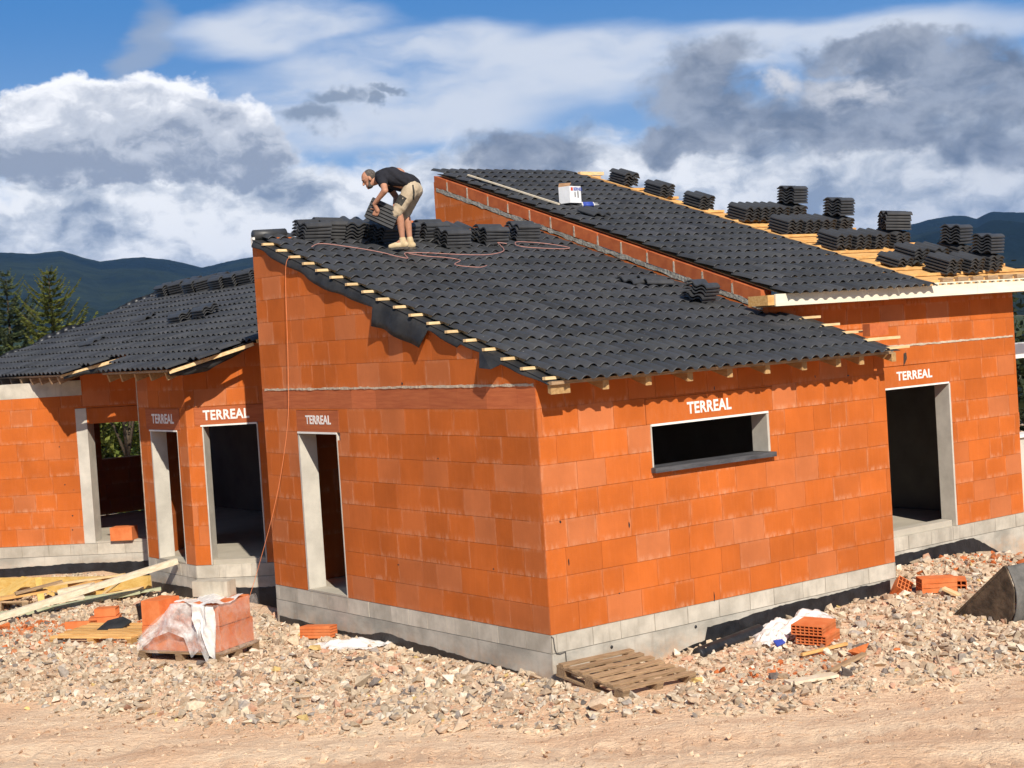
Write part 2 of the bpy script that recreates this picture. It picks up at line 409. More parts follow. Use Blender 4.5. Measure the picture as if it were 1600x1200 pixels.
def clip(poly, a, b2, c2):
    """keep the part of a 2D polygon where a*x+b*y <= c"""
    out = []; n = len(poly)
    for i in range(n):
        p, q = poly[i], poly[(i+1) % n]
        dp = a*p[0]+b2*p[1]-c2; dq = a*q[0]+b2*q[1]-c2
        if dp <= 0: out.append(p)
        if dp*dq < 0:
            s = dp/(dp-dq); out.append((p[0]+(q[0]-p[0])*s, p[1]+(q[1]-p[1])*s))
    return out
def area2(p): return abs(sum(p[i][0]*p[(i+1) % len(p)][1]-p[(i+1) % len(p)][0]*p[i][1] for i in range(len(p))))/2
def minus(rects, hole):
    out = []; hu0, hu1, hz0, hz1 = hole
    for (u0, u1, z0, z1) in rects:
        if hu1 <= u0 or hu0 >= u1 or hz1 <= z0 or hz0 >= z1: out.append((u0, u1, z0, z1)); continue
        if u0 < hu0: out.append((u0, hu0, z0, z1))
        if u1 > hu1: out.append((hu1, u1, z0, z1))
        a, b3 = max(u0, hu0), min(u1, hu1)
        if z0 < hz0: out.append((a, b3, z0, hz0))
        if z1 > hz1: out.append((a, b3, hz1, z1))
    return out
# 2D value noise for height fields
_rng = np.random.default_rng(5)
_lat = _rng.random((256, 256))
def vnoise(x, y):
    xi = np.floor(x).astype(int); yi = np.floor(y).astype(int); fx = x-xi; fy = y-yi
    fx = fx*fx*(3-2*fx); fy = fy*fy*(3-2*fy)
    g = lambda i, j: _lat[i & 255, j & 255]
    return (g(xi, yi)*(1-fx)+g(xi+1, yi)*fx)*(1-fy)+(g(xi, yi+1)*(1-fx)+g(xi+1, yi+1)*fx)*fy
def fbm(x, y, o=4):
    s = 0; a = 0.5
    for k in range(o):
        s = s + a*(vnoise(x*2**k+17.3*k, y*2**k+5.1*k)-0.5); a *= 0.5
    return s
# ================================================================== the house
SL = 0.32
def PA(y): return 2.80+SL*y                 # batten-top planes of the three roofs
def PB(y): return 3.62+SL*(y-1.37)
def PC(x): return 3.00+SL*(x+0.30)
house = thing("unfinished_house", "unfinished orange clay block house on a grey concrete plinth under dark tiled roofs", "house")
COURSES = [0, .3, .6, .9, 1.2, 1.5, 1.8, 2.1, 2.4, 2.66, 2.96, 3.26, 3.56, 3.86, 4.16, 4.46, 4.76, 5.06, 5.36, 5.66, 5.96]
def blockwork(name, O, d, n, L, courses=COURSES, holes=(), tops=(), zmin=None, thick=0.25, mat='terra', seed=0, lens=(.5, .5, .5, .5, .4, .3), gap=.0022, band=None, proud=.002, grey=False, start=0.0):
    """masonry wall: every block a body with a slightly inset face plate; holes and sloping tops are cut out"""
    rnd = random.Random(seed); mb = MB()
    O = Vector(O); d = Vector(d).normalized(); n = Vector(n).normalized(); Z = Vector((0, 0, 1))
    def P(u, z, dep): return O + d*u + Z*z - n*dep
    for ci in range(len(courses)-1):
        za, zb = courses[ci], courses[ci+1]
        u = start - rnd.uniform(0, .45)
        while u < L:
            w = rnd.choice(lens)
            if band is not None and ci == band: w = rnd.choice((.55, .6))
            rects = [(max(u, start), min(u+w, L), za, zb)]
            u += w
            if rects[0][1]-rects[0][0] < .01: continue
            for h in holes: rects = minus(rects, h)
            tv = rnd.random(); tg = rnd.random()**2.2; tb = rnd.random()**1.2
            if grey: tint = (.86+.28*tv,)*3
            else: tint = (tv, tg, tb)
            if band is not None and ci == band: tint = (tv*.4, .3, .3)
            off = rnd.uniform(.3, 1.0)*proud
            for (a, e, z0, z1) in rects:
                poly = [(a, z0), (e, z0), (e, z1), (a, z1)]
                for (ta, tk) in tops: poly = clip(poly, -tk, 1, ta) if len(poly) > 2 else []
                if len(poly) < 3 or area2(poly) < 4e-4: continue
                uvs = [((p[0]-a)/max(e-a, .01), (p[1]-z0)/max(z1-z0, .01)) for p in poly]
                mb.prism([P(p[0], p[1], .007) for p in poly], -n*(thick-.007), tint, uvs)
                cu_ = sum(p[0] for p in poly)/len(poly); cz_ = sum(p[1] for p in poly)/len(poly)
                sw = max(.2, 1-2*gap/(e-a)); sh = max(.2, 1-2*gap/(z1-z0))
                pl = [(cu_+(p[0]-cu_)*sw, cz_+(p[1]-cz_)*sh) for p in poly]
                mb.prism([P(p[0], p[1], -off) for p in pl], -n*(.0068+off), tint, uvs)
    mb.v = [tuple(p) for p in mb.v]
    return mb.obj(name, M[mat], house)
def slabbox(name, lo, hi, mat, parent=None, tint=None):
    mb = MB(); mb.box(lo, hi, tint); return mb.obj(name, M[mat], parent or house)
# frames of the walls: (origin, along, outward)
S2 = math.sqrt(.5)
WA_L = ((0, .003, 0), (0, 1, 0), (-1, 0, 0)); WA_R = ((0, 0, 0), (1, 0, 0), (0, -1, 0))
YB = 1.363; XB = 4.89; XE = 10.25; YT = 8.73
WB_F = ((XB, YB, 0), (1, 0, 0), (0, -1, 0)); WB_G = ((XB, YB+.003, 0), (0, 1, 0), (-1, 0, 0))
WF1 = ((-1.4, 15.2, 0), (S2, -S2, 0), (-S2, -S2, 0))
WF2 = ((.19, 8.883, 0), (0, 1, 0), (-1, 0, 0)); WF3 = ((.19, 8.88, 0), (S2, -S2, 0), (-S2, -S2, 0))
WRT = ((.194, 10.622, 0), (S2, S2, 0), (-S2, S2, 0))
def wp(wf, u, z, out=0.0):
    O, d, n = (Vector(q) for q in wf)
    return O + d*u + Vector((0, 0, z)) + n*out
def wbox(name, wf, u0, u1, z0, z1, o0, o1, mat, parent=None, tint=None, mb=None):
    """box in wall coordinates: u along, z up, o outward of the wall face"""
    own = mb is None
    if own: mb = MB()
    mb.prism([wp(wf, u0, z0, o1), wp(wf, u1, z0, o1), wp(wf, u1, z1, o1), wp(wf, u0, z1, o1)], Vector(wf[2])*(o0-o1), tint)
    if own: return mb.obj(name, M[mat], parent or house)
# --- block walls
wall_al = blockwork("wall", *WA_L, 6.04, holes=[(4.13, 5.14, -1, 2.1), (4.06, 5.14, 2.0, 2.38), (-1, 7, 2.4, 2.645)], tops=[(2.755, SL)], seed=3, band=8)
wall_ar = blockwork("wall", *WA_R, 5.588, holes=[(1.58, 3.46, 1.555, 2.1), (1.52, 3.54, 2.1, 2.385)], tops=[(2.735, 0)], seed=8)
wall_bf = blockwork("wall", *WB_F, XE-XB, holes=[(7.0-XB, 8.65-XB, -1, 2.1), (7.08-XB, 8.66-XB, 2.1, 2.395)], tops=[(3.42, 0)], seed=14, band=8)
wall_bg = blockwork("wall", *WB_G, YT-YB, courses=[2.4]+COURSES[9:], tops=[(3.56-.27, SL)], seed=21)
wall_f1 = blockwork("wall", *WF1, 4.36, holes=[(2.59, 4.2, -1, 2.37), (2.39, 2.6, -1, 2.37), (0, 2.52, 2.6, 3.3)], tops=[(2.98, 0)], seed=33)
wall_f2 = blockwork("wall", *WF2, 1.735, holes=[(.35, 1.32, -1, 2.05), (.22, 1.45, 2.05, 2.38)], tops=[(2.98, 0)], seed=41, lens=(.5, .4))
wall_f3 = blockwork("wall", *WF3, 2.6, holes=[(.24, 1.11, -1, 2.12), (.13, 1.25, 2.12, 2.39)], tops=[(3.04, .226)], seed=47)
wall_rt = blockwork("wall", *WRT, 2.11, tops=[(2.98, 0)], seed=52)
bond = blockwork("bond_beam", *WA_L, 6.04, courses=[2.4, 2.645], seed=5, mat='band', grey=True, lens=(.56, .6), gap=.0012, proud=.001)
# hidden walls that close the rooms
wall_end = blockwork("wall", (-1.4, 18.0, 0), (1, 0, 0), (0, -1, 0), 6.2, holes=[(3.95, 5.5, 1.13, 2.25)], tops=[(2.62, SL)], seed=60)
blockwork("wall", (4.8, 6.6, 0), (0, 1, 0), (1, 0, 0), 11.4, tops=[(4.5, 0)], seed=61)
blockwork("wall", (.26, 6.05, 0), (1, 0, 0), (0, 1, 0), 4.6, tops=[(4.70, 0)], seed=62)
blockwork("wall", (XE, YB+.26, 0), (0, 1, 0), (1, 0, 0), YT-YB-.3, tops=[(3.25, .05)], seed=63)
blockwork("wall", (XB, YT, 0), (1, 0, 0), (0, 1, 0), 3.3, tops=[(5.8, 0)], seed=64); blockwork("wall", (XB+3.3, YT, 0), (1, 0, 0), (0, 1, 0), XE-XB-3.3, tops=[(3.5, 0)], seed=66)
blockwork("wall", (5.588, .26, 0), (0, 1, 0), (1, 0, 0), 1.10, tops=[(2.70, SL)], seed=65)
wbox("block_course", WF1, .0, 2.53, 2.60, 2.86, -.25, .003, 'block')
# --- plinth: a course of concrete blocks over the cast footing
def plinth(wf, L, seed, a=0.0, hi=None):
    O = Vector(wf[0]); O.z = 0
    pb = blockwork("plinth", tuple(O), wf[1], wf[2], L, courses=[-.2, -.003], seed=seed, mat='block', grey=True, lens=(.5, .5, .5, .4), gap=.004, proud=.006, start=a)
    wbox("footing", wf, a, L, -1.3, -.203, -.25, .004, 'cast')
plinth(WA_L, 6.04, 1); plinth(WA_R, 5.588, 2); plinth(WB_F, XE-XB+.3, 4, a=.75)
plinth(WF1, 4.36, 5); plinth(WRT, 2.11, 8); plinth(WF2, 1.735, 6); plinth(WF3, 2.6, 7)
# --- floor slabs
slabbox("floor_slab", (.26, .26, -.15), (4.88, 6.0, -.006), 'slab')
slabbox("floor_slab", (4.9, 1.63, -.15), (10.2, 8.7, -.004), 'slab')
mb = MB(); mb.prism([(.52, 8.75, -.008), (2.3, 6.9, -.008), (4.75, 6.9, -.008), (4.75, 17.9, -.008), (-1.2, 17.9, -.008), (-1.1, 15.3, -.008), (1.72, 12.40, -.008), (.46, 10.80, -.008), (.46, 8.95, -.008)], (0, 0, -.14)); mb.obj("floor_slab", M['slab'], house)
# --- ceilings of the attic (dark)
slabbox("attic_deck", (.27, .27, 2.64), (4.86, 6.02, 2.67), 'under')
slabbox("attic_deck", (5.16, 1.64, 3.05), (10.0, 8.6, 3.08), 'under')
# --- linings added inside, shade put into their colour to blacken the openings
slabbox("shade_lining", (5.2, 7.4, 0), (9.98, 7.5, 3.0), 'shade_dark'); slabbox("shade_lining", (9.90, 1.7, 0), (9.98, 7.39, 3.0), 'shade_dark')
slabbox("shade_lining", (4.78, .3, 0), (4.86, 5.9, 2.62), 'shade_dark'); slabbox("shade_lining", (.3, 5.92, 0), (4.77, 6.0, 2.62), 'shade_dark'); slabbox("shade_lining", (4.42, 7.2, 0), (4.50, 17.6, 3.9), 'shade_dark')
blockwork("wall", (-1.397, 15.22, 0), (0, 1, 0), (-1, 0, 0), 2.78, tops=[(2.9, 0)], seed=70); plinth(((-1.397, 15.22, 0), (0, 1, 0), (-1, 0, 0)), 2.78, 9)
# --- lintels with their lettering, drip strips, jambs, sills
def lintel(wf, u0, u1, z0, z1, dark, txt=None, tu=0, tz=0, th=.13, tw=.7, strip=None, tintv=(1, 1, 1)):
    li = wbox("lintel", wf, u0+.006, u1-.006, z0+.002, z1-.008, -.248, .005, 'brick_dark' if dark == 2 else ('band' if dark else 'terra'), tint=(.9, .9, .9) if dark else (.05, .1, .1))
    if txt:
        cd = bpy.data.curves.new("lettering", 'FONT'); cd.body = txt; cd.size = 1.0; cd.extrude = .004; cd.offset = .028; cd.resolution_u = 3
        cd.space_character = 1.06
        tmp = bpy.data.objects.new("lettering_tmp", cd); COL.objects.link(tmp)
        bpy.context.view_layer.update()
        me = bpy.data.meshes.new_from_object(tmp.evaluated_get(bpy.context.evaluated_depsgraph_get()))
        COL.objects.unlink(tmp); bpy.data.objects.remove(tmp)
        co = np.empty(len(me.vertices)*3); me.vertices.foreach_get('co', co); co = co.reshape(-1, 3)
        co[:, :2] -= co[:, :2].min(0); mx = co[:, :2].max(0)
        O, d, n = (Vector(q) for q in wf)
        flip = -1 if d.cross(Vector((0, 0, 1))).dot(n) < 0 else 1
        out = []
        for p in co:
            uu = p[0]/mx[0]*tw; uu = tu+uu if flip > 0 else tu+tw-uu
            out.append(wp(wf, uu, tz+p[1]/mx[1]*th, .006+p[2]*.5))
        me.vertices.foreach_set('co', np.array([tuple(q) for q in out]).ravel())
        me.materials.clear(); me.materials.append(M['print']); me.update()
        lo = bpy.data.objects.new("lettering", me); COL.objects.link(lo); lo.parent = li
    if strip: wbox("drip_strip", wf, strip[0], strip[1], z0-.024, z0, -.03, .012, 'white', li)
    return li
def jamb(wf, u0, u1, z0, z1, out=.003): return wbox("door_jamb", wf, u0, u1, z0, z1, -.252, out, 'jamb')
# gable door of the front block (u along +y; outward -x)
lintel(WA_L, 4.06, 5.14, 2.10, 2.385, 1, "TERREAL", 4.26, 2.20, .115, .64, (4.14, 5.13))
jamb(WA_L, 5.105, 5.14, .0, 2.10); wbox("door_jamb", WA_L, 4.13, 4.15, 0, 2.10, -.25, .004, 'jamb')
wbox("threshold", WA_L, 4.15, 5.105, -.002, .022, -.25, .006, 'slab')
# front window
lintel(WA_R, 1.52, 3.54, 2.10, 2.39, 0, "TERREAL", 2.15, 2.17, .135, .70, (1.59, 3.45))
wbox("window_jamb", WA_R, 3.425, 3.46, 1.62, 2.10, -.25, .003, 'jamb'); wbox("window_jamb", WA_R, 1.58, 1.60, 1.62, 2.10, -.25, .003, 'jamb')
sill = wbox("window_sill", WA_R, 1.555, 3.485, 1.56, 1.615, -.25, .075, 'steel'); M['slate'] = simple("slate_sill", (.045, .046, .05), (.10, .10, .105), 3, 0.6, 0.3, 60, stretch=(1, 4, 4)); sill.data.materials[0] = M['slate']
# right hand door
lintel(WB_F, 7.08-XB, 8.66-XB, 2.10, 2.40, 0, "TERREAL", 7.47-XB, 2.19, .125, .78, (7.02-XB, 8.62-XB))
jamb(WB_F, 8.615-XB, 8.65-XB, .0, 2.075); wbox("threshold", WB_F, 7.02-XB, 8.60-XB, -.002, .085, -.25, -.06, 'slab')
# wing openings
lintel(WF1, 2.59, 4.2, 2.09, 2.37, 0)
wbox("concrete_post", WF1, 2.39, 2.592, .0, 2.365, -.28, .006, 'jamb'); wbox("threshold", WF1, 2.6, 4.2, -.002, .03, -.25, .004, 'slab')
lintel(WF2, .22, 1.45, 2.05, 2.385, 1, "TERREAL", .42, 2.15, .15, .80, (.34, 1.34))
jamb(WF2, 1.285, 1.32, .0, 2.03); wbox("door_jamb", WF2, .33, .35, 0, 2.03, -.25, .004, 'jamb'); wbox("threshold", WF2, .35, 1.285, -.002, .02, -.25, .006, 'slab')
lintel(WF3, .13, 1.25, 2.12, 2.395, 1, "TERREAL", .27, 2.19, .15, .72, (.22, 1.10))
wbox("door_jamb", WF3, .24, .26, 0, 2.10, -.25, .004, 'jamb'); wbox("door_jamb", WF3, 1.09, 1.11, 0, 2.10, -.25, .004, 'jamb'); wbox("threshold", WF3, .26, 1.09, -.002, .07, -.25, -.04, 'slab')
wbox("corner_strip", WF2, 1.71, 1.737, .0, 2.9, -.02, .006, 'mortar')
# --- mortar joints at band level, rough
def rough_strip(name, wf, u0, u1, zf, h, out, mat, seed=1, step=.06):
    rnd = random.Random(seed); mb = MB(); u = u0
    top = []; bot = []
    while u < u1+1e-6:
        top.append((u, zf(u)+h*(.5+rnd.uniform(-.18, .3)))); bot.append((u, zf(u)-h*(.5+rnd.uniform(-.25, .2)))); u += step
    for i in range(len(top)-1):
        o = out*rnd.uniform(.6, 1.5)
        mb.prism([wp(wf, *bot[i], o), wp(wf, *bot[i+1], o), wp(wf, *top[i+1], o), wp(wf, *top[i], o)], Vector(wf[2])*(-o-.004))
    return mb.obj(name, M[mat], house)
rough_strip("mortar_joint", WA_L, .02, 6.0, lambda u: 2.655, .026, .007, 'mortar', 2)
rough_strip("mortar_joint", WB_F, .75, XE-XB-.02, lambda u: 2.675, .026, .006, 'mortar', 3)
# --- gable bricks under the verge of the upper roof
GB0 = 3.56-.27
rough_strip("mortar_joint", WB_G, .0, YT-YB-.02, lambda u: GB0+SL*u+.045, .062, .006, 'mortar_grey', 5, .09)
rnd = random.Random(9)
u = .02; k = 0
while u < YT-YB-.1:
    L = min(rnd.uniform(.47, .53), YT-YB-.03-u)
    z0 = GB0+.085
    mb = MB(); mb.tint = (rnd.uniform(.85, 1.1),)*3
    mb.prism([wp(WB_G, u, z0+SL*u, .004), wp(WB_G, u+L, z0+SL*(u+L), .004), wp(WB_G, u+L, z0+.175+SL*(u+L), .004), wp(WB_G, u, z0+.175+SL*u, .004)], (.2, 0, 0))
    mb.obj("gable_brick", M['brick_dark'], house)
    if u+L < YT-YB-.15:
        mb = MB(); a = u+L
        mb.prism([wp(WB_G, a-.004, z0+SL*a, .008), wp(WB_G, a+.034, z0+SL*(a+.03), .008), wp(WB_G, a+.026, z0+rnd.uniform(.12, .175)+SL*(a+.03), .008), wp(WB_G, a, z0+.15+SL*a, .008)], (.15, 0, 0)); mb.obj("mortar_joint", M['mortar'], house)
    u += L+.03
# --- coping bricks behind the front ridge
for (x0, x1, zt) in ((1.52, 1.78, .10), (2.02, 2.32, .115), (3.3, 3.62, .07), (4.3, 4.86, .07)):
    slabbox("coping_brick", (x0, 6.0, PA(6.0)-.06), (x1, 6.2, PA(6.0)+zt), 'brick', tint=(1.05, 1.05, 1.05))
mb = MB(); mb.tube([(.02, 6.02, PA(6)+.03), (.50, 6.02, PA(6)+.04)], [.072, .078], 14); mb.obj("ridge_cap", M['tile'], house)
slabbox("white_block", (-.012, 5.99, PA(6)-.13), (.05, 6.05, PA(6)-.0), 'white')

# ================================================================== tiled roofs
WV = .1843; TW = 2*WV; GA = .345
def prof(t):                                     # one wave of the tile: barrel then pan
    t = t % 1.0
    return .040*math.sin(math.pi*t/.72)**.8 if t < .72 else -.004*math.sin(math.pi*(t-.72)/.28)
def tiled_roof(name, along, up, zfun, a0, a1, u0, u1, keep, seed, parent, flip=False):
    """rows of moulded tiles with a nose, an overlap and a little unevenness, one mesh"""
    rnd = random.Random(seed); mb = MB(); A = Vector(along); U = Vector(up); NP = 23
    norm = (A.cross(U + Vector((0, 0, SL)))).normalized()
    if norm.z < 0: norm = -norm
    Ls = Vector((U.x, U.y, SL))
    nrow = int(math.ceil((u1-u0)/GA)); ncol = int(math.ceil((a1-a0)/TW))
    for i in range(nrow):
        for j in range(ncol):
            a = a0+j*TW; uu = u0+i*GA
            if not keep(a+TW/2, uu+.1): continue
            ja = rnd.uniform(-.003, .003); ju = rnd.uniform(-.006, .006); jz = rnd.uniform(-.002, .003); tv = rnd.uniform(.74, 1.24)
            sk = rnd.uniform(-.004, .004)
            tint = (tv, tv, tv*rnd.uniform(.97, 1.04))
            vs = []
            st = [(0.0, .023, 0), (0.0, .031, 0), (.006, .0335, 0), (.2, .019, 0), (GA+.03, .001, 0)]
            for (s, lift, lb) in st:
                for q in range(NP):
                    tq = q/(NP-1); w = tq*2
                    aa = a+ja+tq*TW; h = prof(w if q < NP-1 else 0.0); h += lift+lb*max(0, h)/.047+jz+sk*(tq-.5)
                    if flip: aa = a+ja+(1-tq)*TW
                    p = A*aa + U*(uu+ju+s) + Vector((0, 0, zfun(uu+ju+s))) + norm*h
                    vs.append(p)
            fs = []
            for r in (0, 2, 3):
                for q in range(NP-1): fs.append((r*NP+q, r*NP+q+1, (r+1)*NP+q+1, (r+1)*NP+q))
            # nose edge kept sharp: rows 0-1 own face, 1-2 bevel
            for q in range(NP-1): fs.append((NP+q, NP+q+1, 2*NP+q+1, 2*NP+q))
            mb.add(vs, fs, tint, None, True)
    o = mb.obj(name, M['tile'], parent); return o
X = (1, 0, 0); Y = (0, 1, 0)
roof_a = tiled_roof("roof", X, Y, PA, .10, 5.25, -.43, 6.02, lambda a, u: (a < 4.80 or u < 1.12), 1, house)
roof_b = tiled_roof("roof", X, Y, PB, 4.915, 7.85, .87, 8.70, lambda a, u: True, 2, house)
CP = [(-.34, 18.05), (-.34, 12.52), (.60, 11.50), (-.32, 10.72), (-.32, 8.30), (.76, 7.62), (.92, 7.55), (2.4, 6.35), (4.62, 6.35), (4.62, 18.75), (2.3, 18.22)]
def inside(poly, x, y):
    r = False; n = len(poly)
    for i in range(n):
        (x0, y0), (x1, y1) = poly[i], poly[(i+1) % n]
        if (y0 > y) != (y1 > y) and x < (x1-x0)*(y-y0)/(y1-y0)+x0: r = not r
    return r
roof_c = tiled_roof("roof", Y, X, PC, 6.35, 18.9, -.36, 4.60, lambda a, u: inside(CP, u+.1, a), 3, house, flip=True)
# --- underlay sheets
def sheet(poly, zfun, dz, thick, mat, name="underlay"):
    mb = MB(); mb.prism([(p[0], p[1], zfun(*p)+dz) for p in poly], (0, 0, -thick)); return mb.obj(name, M[mat], house)
sheet([(-.02, -.26), (4.86, -.26), (4.86, 6.0), (-.02, 6.0)], lambda x, y: PA(y), -.030, .006, 'under')
sheet([(4.89, -.26), (5.60, -.26), (5.60, 1.30), (4.89, 1.30)], lambda x, y: PA(y), -.030, .006, 'under')
BR = [(4.95, 1.08), (10.9, 1.08), (10.9, 1.6), (9.95, 5.1), (8.6, 5.6), (8.3, 8.7), (4.95, 8.7)]
sheet(BR, lambda x, y: PB(y), -.034, .006, 'wood_raw')
mb = MB(); inner = [(-.30, 18.0), (-.30, 12.56), (.66, 11.52), (-.26, 10.68), (-.26, 8.36), (.8, 7.70), (2.4, 6.42), (4.6, 6.42), (4.6, 18.6), (2.3, 18.1)]
mb.prism([(p[0], p[1], PC(p[0])-.012) for p in inner], (0, 0, -.006)); mb.obj("underlay", M['under'], house)
# --- membrane hanging over the gable edge of the front roof
rnd = random.Random(4); mb = MB(); cols = []
N = 90
for i in range(N+1):
    y = -.28+i*(6.25)/N
    h = .085+.02*math.sin(y*2.1+.4)+.014*math.sin(y*6.3)
    if 3.1 < y < 5.6: h += .07*math.sin((y-3.1)/2.5*math.pi)
    if y < 1.3: h *= .35
    flap = 0
    if 1.88 < y < 2.98: flap = 1; h = .285+.012*math.sin(y*9)
    b4 = .03+.012*math.sin(y*5.0)+.010*math.sin(y*13)+(.03+.02*math.sin(y*11) if flap else 0)
    z = PA(y)-.036
    cols.append([(.14, y, z), (-.012, y, z-.004), (-.022-b4*.4, y, z-.35*h), (-.022-b4, y+.04*flap, z-.72*h), (-.020-b4*1.15, y+.06*flap, z-h)])
mb.grid(cols)
o = mb.obj("hanging_membrane", M['under'], house)
md = o.modifiers.new("thick", 'SOLIDIFY'); md.thickness = .004
mb = MB(); mb.add([(-.005, .95, PA(.95)-.03), (-.01, .45, PA(.45)-.03), (-.16, .55, PA(.5)-.12), (-.13, .80, PA(.8)-.20)], [(0, 1, 2, 3)]); o = mb.obj("membrane_scrap", M['under'], house); o.modifiers.new("thick", 'SOLIDIFY').thickness = .004
mb = MB(); mb.add([(5.56, -.34, PA(-.3)-.06), (5.62, -.33, PA(-.3)-.05), (5.74, -.24, PA(-.3)-.13), (5.62, -.28, PA(-.3)-.22)], [(0, 1, 2, 3)]); o = mb.obj("membrane_scrap", M['bitumen'], house); o.modifiers.new("thick", 'SOLIDIFY').thickness = .004
# --- battens of the front roof, their cut ends sticking out at the gable
rnd = random.Random(6)
for i in range(19):
    y = -.36+i*GA+.16
    if y > 6.0: break
    e = rnd.uniform(-.065, -.025); xr = 4.86 if y > 1.3 else rnd.uniform(5.68, 5.86)
    mb = MB(); mb.tint = (rnd.uniform(.92, 1.12),)*3; mb.box((e, y-.026, PA(y)-.030), (xr, y+.026, PA(y)+.002)); mb.obj("batten", M['wood_new'], house)
mb = MB(); mb.box((-.05, -.345, PA(-.33)-.040), (5.36, -.302, PA(-.33)-.004)); mb.obj("eaves_batten", M['wood_old'], house)
mb = MB(); mb.beam((.19, -.3, PA(-.3)-.014), (.19, 5.9, PA(5.9)-.014), .035, .03); mb.obj("verge_batten", M['wood_new'], house)
# --- rafters
for i, x in enumerate((.10, .72, 1.33, 1.95, 2.57, 3.18, 3.80, 4.40, 4.82, 5.42)):
    mb = MB(); mb.tint = (.95+.1*(i % 3)/2,)*3
    w = .16 if i == 0 else .043
    y1 = -.25 if i == 0 else .60; y0 = -.30; xa = -.03 if i == 0 else x-w
    mb.prism([(xa, y0, PA(y0)-.150), (xa, y1, PA(y1)-.150), (xa, y1, PA(y1)-.040), (xa, y0, PA(y0)-.040)], (.26 if i == 0 else 2*w, 0, 0))
    mb.obj("rafter", M['rafter'], house)
# scrap brick and batten at the right end of the front eaves
slabbox("brick_infill", (5.64, .24, PA(.2)+.01), (6.0, .36, PA(.2)+.17), 'brick_dark'); mb = MB(); mb.beam((5.5, .18, PA(.18)-.02), (6.12, .18, PA(.18)-.02), .06, .035); mb.obj("batten", M['wood_new'], house)
# --- upper roof: bare battens, counter battens, fascia
edge = lambda y: 10.85 if y < 1.7 else (10.85-(y-1.7)*.27 if y < 5.1 else (9.95-(y-5.1)*2.6 if y < 5.6 else 8.62-(y-5.6)*.10))
for i in range(23):
    y = 1.20+i*GA
    if y > 8.6: break
    mb = MB(); mb.tint = (rnd.uniform(.9, 1.15),)*3; dy = rnd.uniform(-.015, .015)
    mb.beam((7.55, y, PB(y)-.012), (edge(y)+rnd.uniform(-.05, .10), y+dy, PB(y)-.012+rnd.uniform(0, .01)), .055, .04); mb.obj("batten", M['wood_raw'], house)
mb = MB(); mb.beam((7.9, 1.15, PB(1.15)+.022), (8.0, 8.4, PB(8.4)+.02), .05, .03); mb.obj("counter_batten", M['wood_raw'], house)
mb = MB(); mb.beam((8.0, 8.66, PB(8.66)+.01), (8.55, 8.66, PB(8.66)+.01), .08, .06); mb.obj("ridge_board", M['wood_new'], house)
fa = MB()
for (x0, x1) in ((4.74, 6.30), (6.304, 6.95), (6.954, 8.9), (8.904, 11.2)):
    fa.box((x0, .985, PB(1.0)-.165+(.004 if x0 > 6.5 else 0)), (x1, 1.01, PB(1.0)-.01))
fa.obj("fascia_board", M['fascia'], house)
slabbox("fascia_end", (4.62, 1.012, PB(1.0)-.15), (4.738, 1.36, PB(1.0)-.02), 'wood_raw')
mb = MB()
for i in range(19): mb.box((7.62+i*.19, .985, PB(1.0)-.008), (7.62+i*.19+.03, 1.06, PB(1.0)+.016))
mb.box((7.6, 1.0, PB(1.0)+.016), (11.2, 1.03, PB(1.0)+.030)); mb.obj("eaves_comb", M['fascia'], house)
slabbox("soffit", (4.76, 1.012, PB(1.0)-.17), (11.0, 1.36, PB(1.0)-.145), 'wood_old')
for x in np.arange(8.3, 10.8, .35): slabbox("rafter_end", (x, 1.12, PB(1.15)-.02), (x+.24, 1.20, PB(1.15)+.05), 'wood_old')
# --- wing roof: eaves boards, rafters, verge membrane
def cb(p, q, w, h, mat, name, dz=0.0, tint=None):
    mb = MB(); mb.beam((p[0], p[1], PC(p[0])+dz), (q[0], q[1], PC(q[0])+dz), w, h, tint=tint); return mb.obj(name, M[mat], house)
cb((-.31, 12.50), (.62, 11.46), .035, .05, 'wood_new', "eaves_batten", -.045)
cb((-.30, 8.28), (.74, 7.60), .035, .05, 'wood_new', "eaves_batten", -.045)
cb((.80, 7.62), (1.5, 7.05), .035, .05, 'wood_new', "eaves_batten", -.03)
cb((-.31, 8.3), (-.31, 10.7), .03, .03, 'wood_old', "eaves_batten", -.025); cb((-.31, 12.5), (-.31, 18), .03, .03, 'wood_old', "eaves_batten", -.025)
def droop(p, q, hs, seed):
    mb = MB(); rows = []; n = 30
    for i in range(n+1):
        s = i/n; x = p[0]+(q[0]-p[0])*s; y = p[1]+(q[1]-p[1])*s; h = np.interp(s, [k[0] for k in hs], [k[1] for k in hs])
        w_ = .02*math.sin(s*17+seed)
        rows.append([(x, y, PC(x)-.055), (x-.01-w_*.5, y-.02-w_*.5, PC(x)-.055-h*.5), (x+.02+w_, y+w_, PC(x)-.055-h)])
    mb.grid(rows); o_ = mb.obj("hanging_membrane", M['under'], house); o_.modifiers.new("thick", 'SOLIDIFY').thickness = .004
droop((-.28, 8.36), (.72, 7.70), [(0, .05), (.2, .12), (.45, .16), (.7, .10), (1, .03)], 1); droop((-.29, 12.44), (.55, 11.55), [(0, .04), (.3, .06), (.6, .14), (.85, .10), (1, .02)], 4)
for y in (8.42, 8.98, 9.52, 10.06, 10.55): cb((-.29, y), (.35, y), .05, .12, 'rafter', "rafter", -.11)
for y in (12.62, 13.0, 13.45, 13.9, 14.4, 14.9, 15.4, 15.9): cb((-.31, y), (.9, y), .06, .12, 'wood_old', "rafter", -.11)
rnd = random.Random(12); mb = MB()
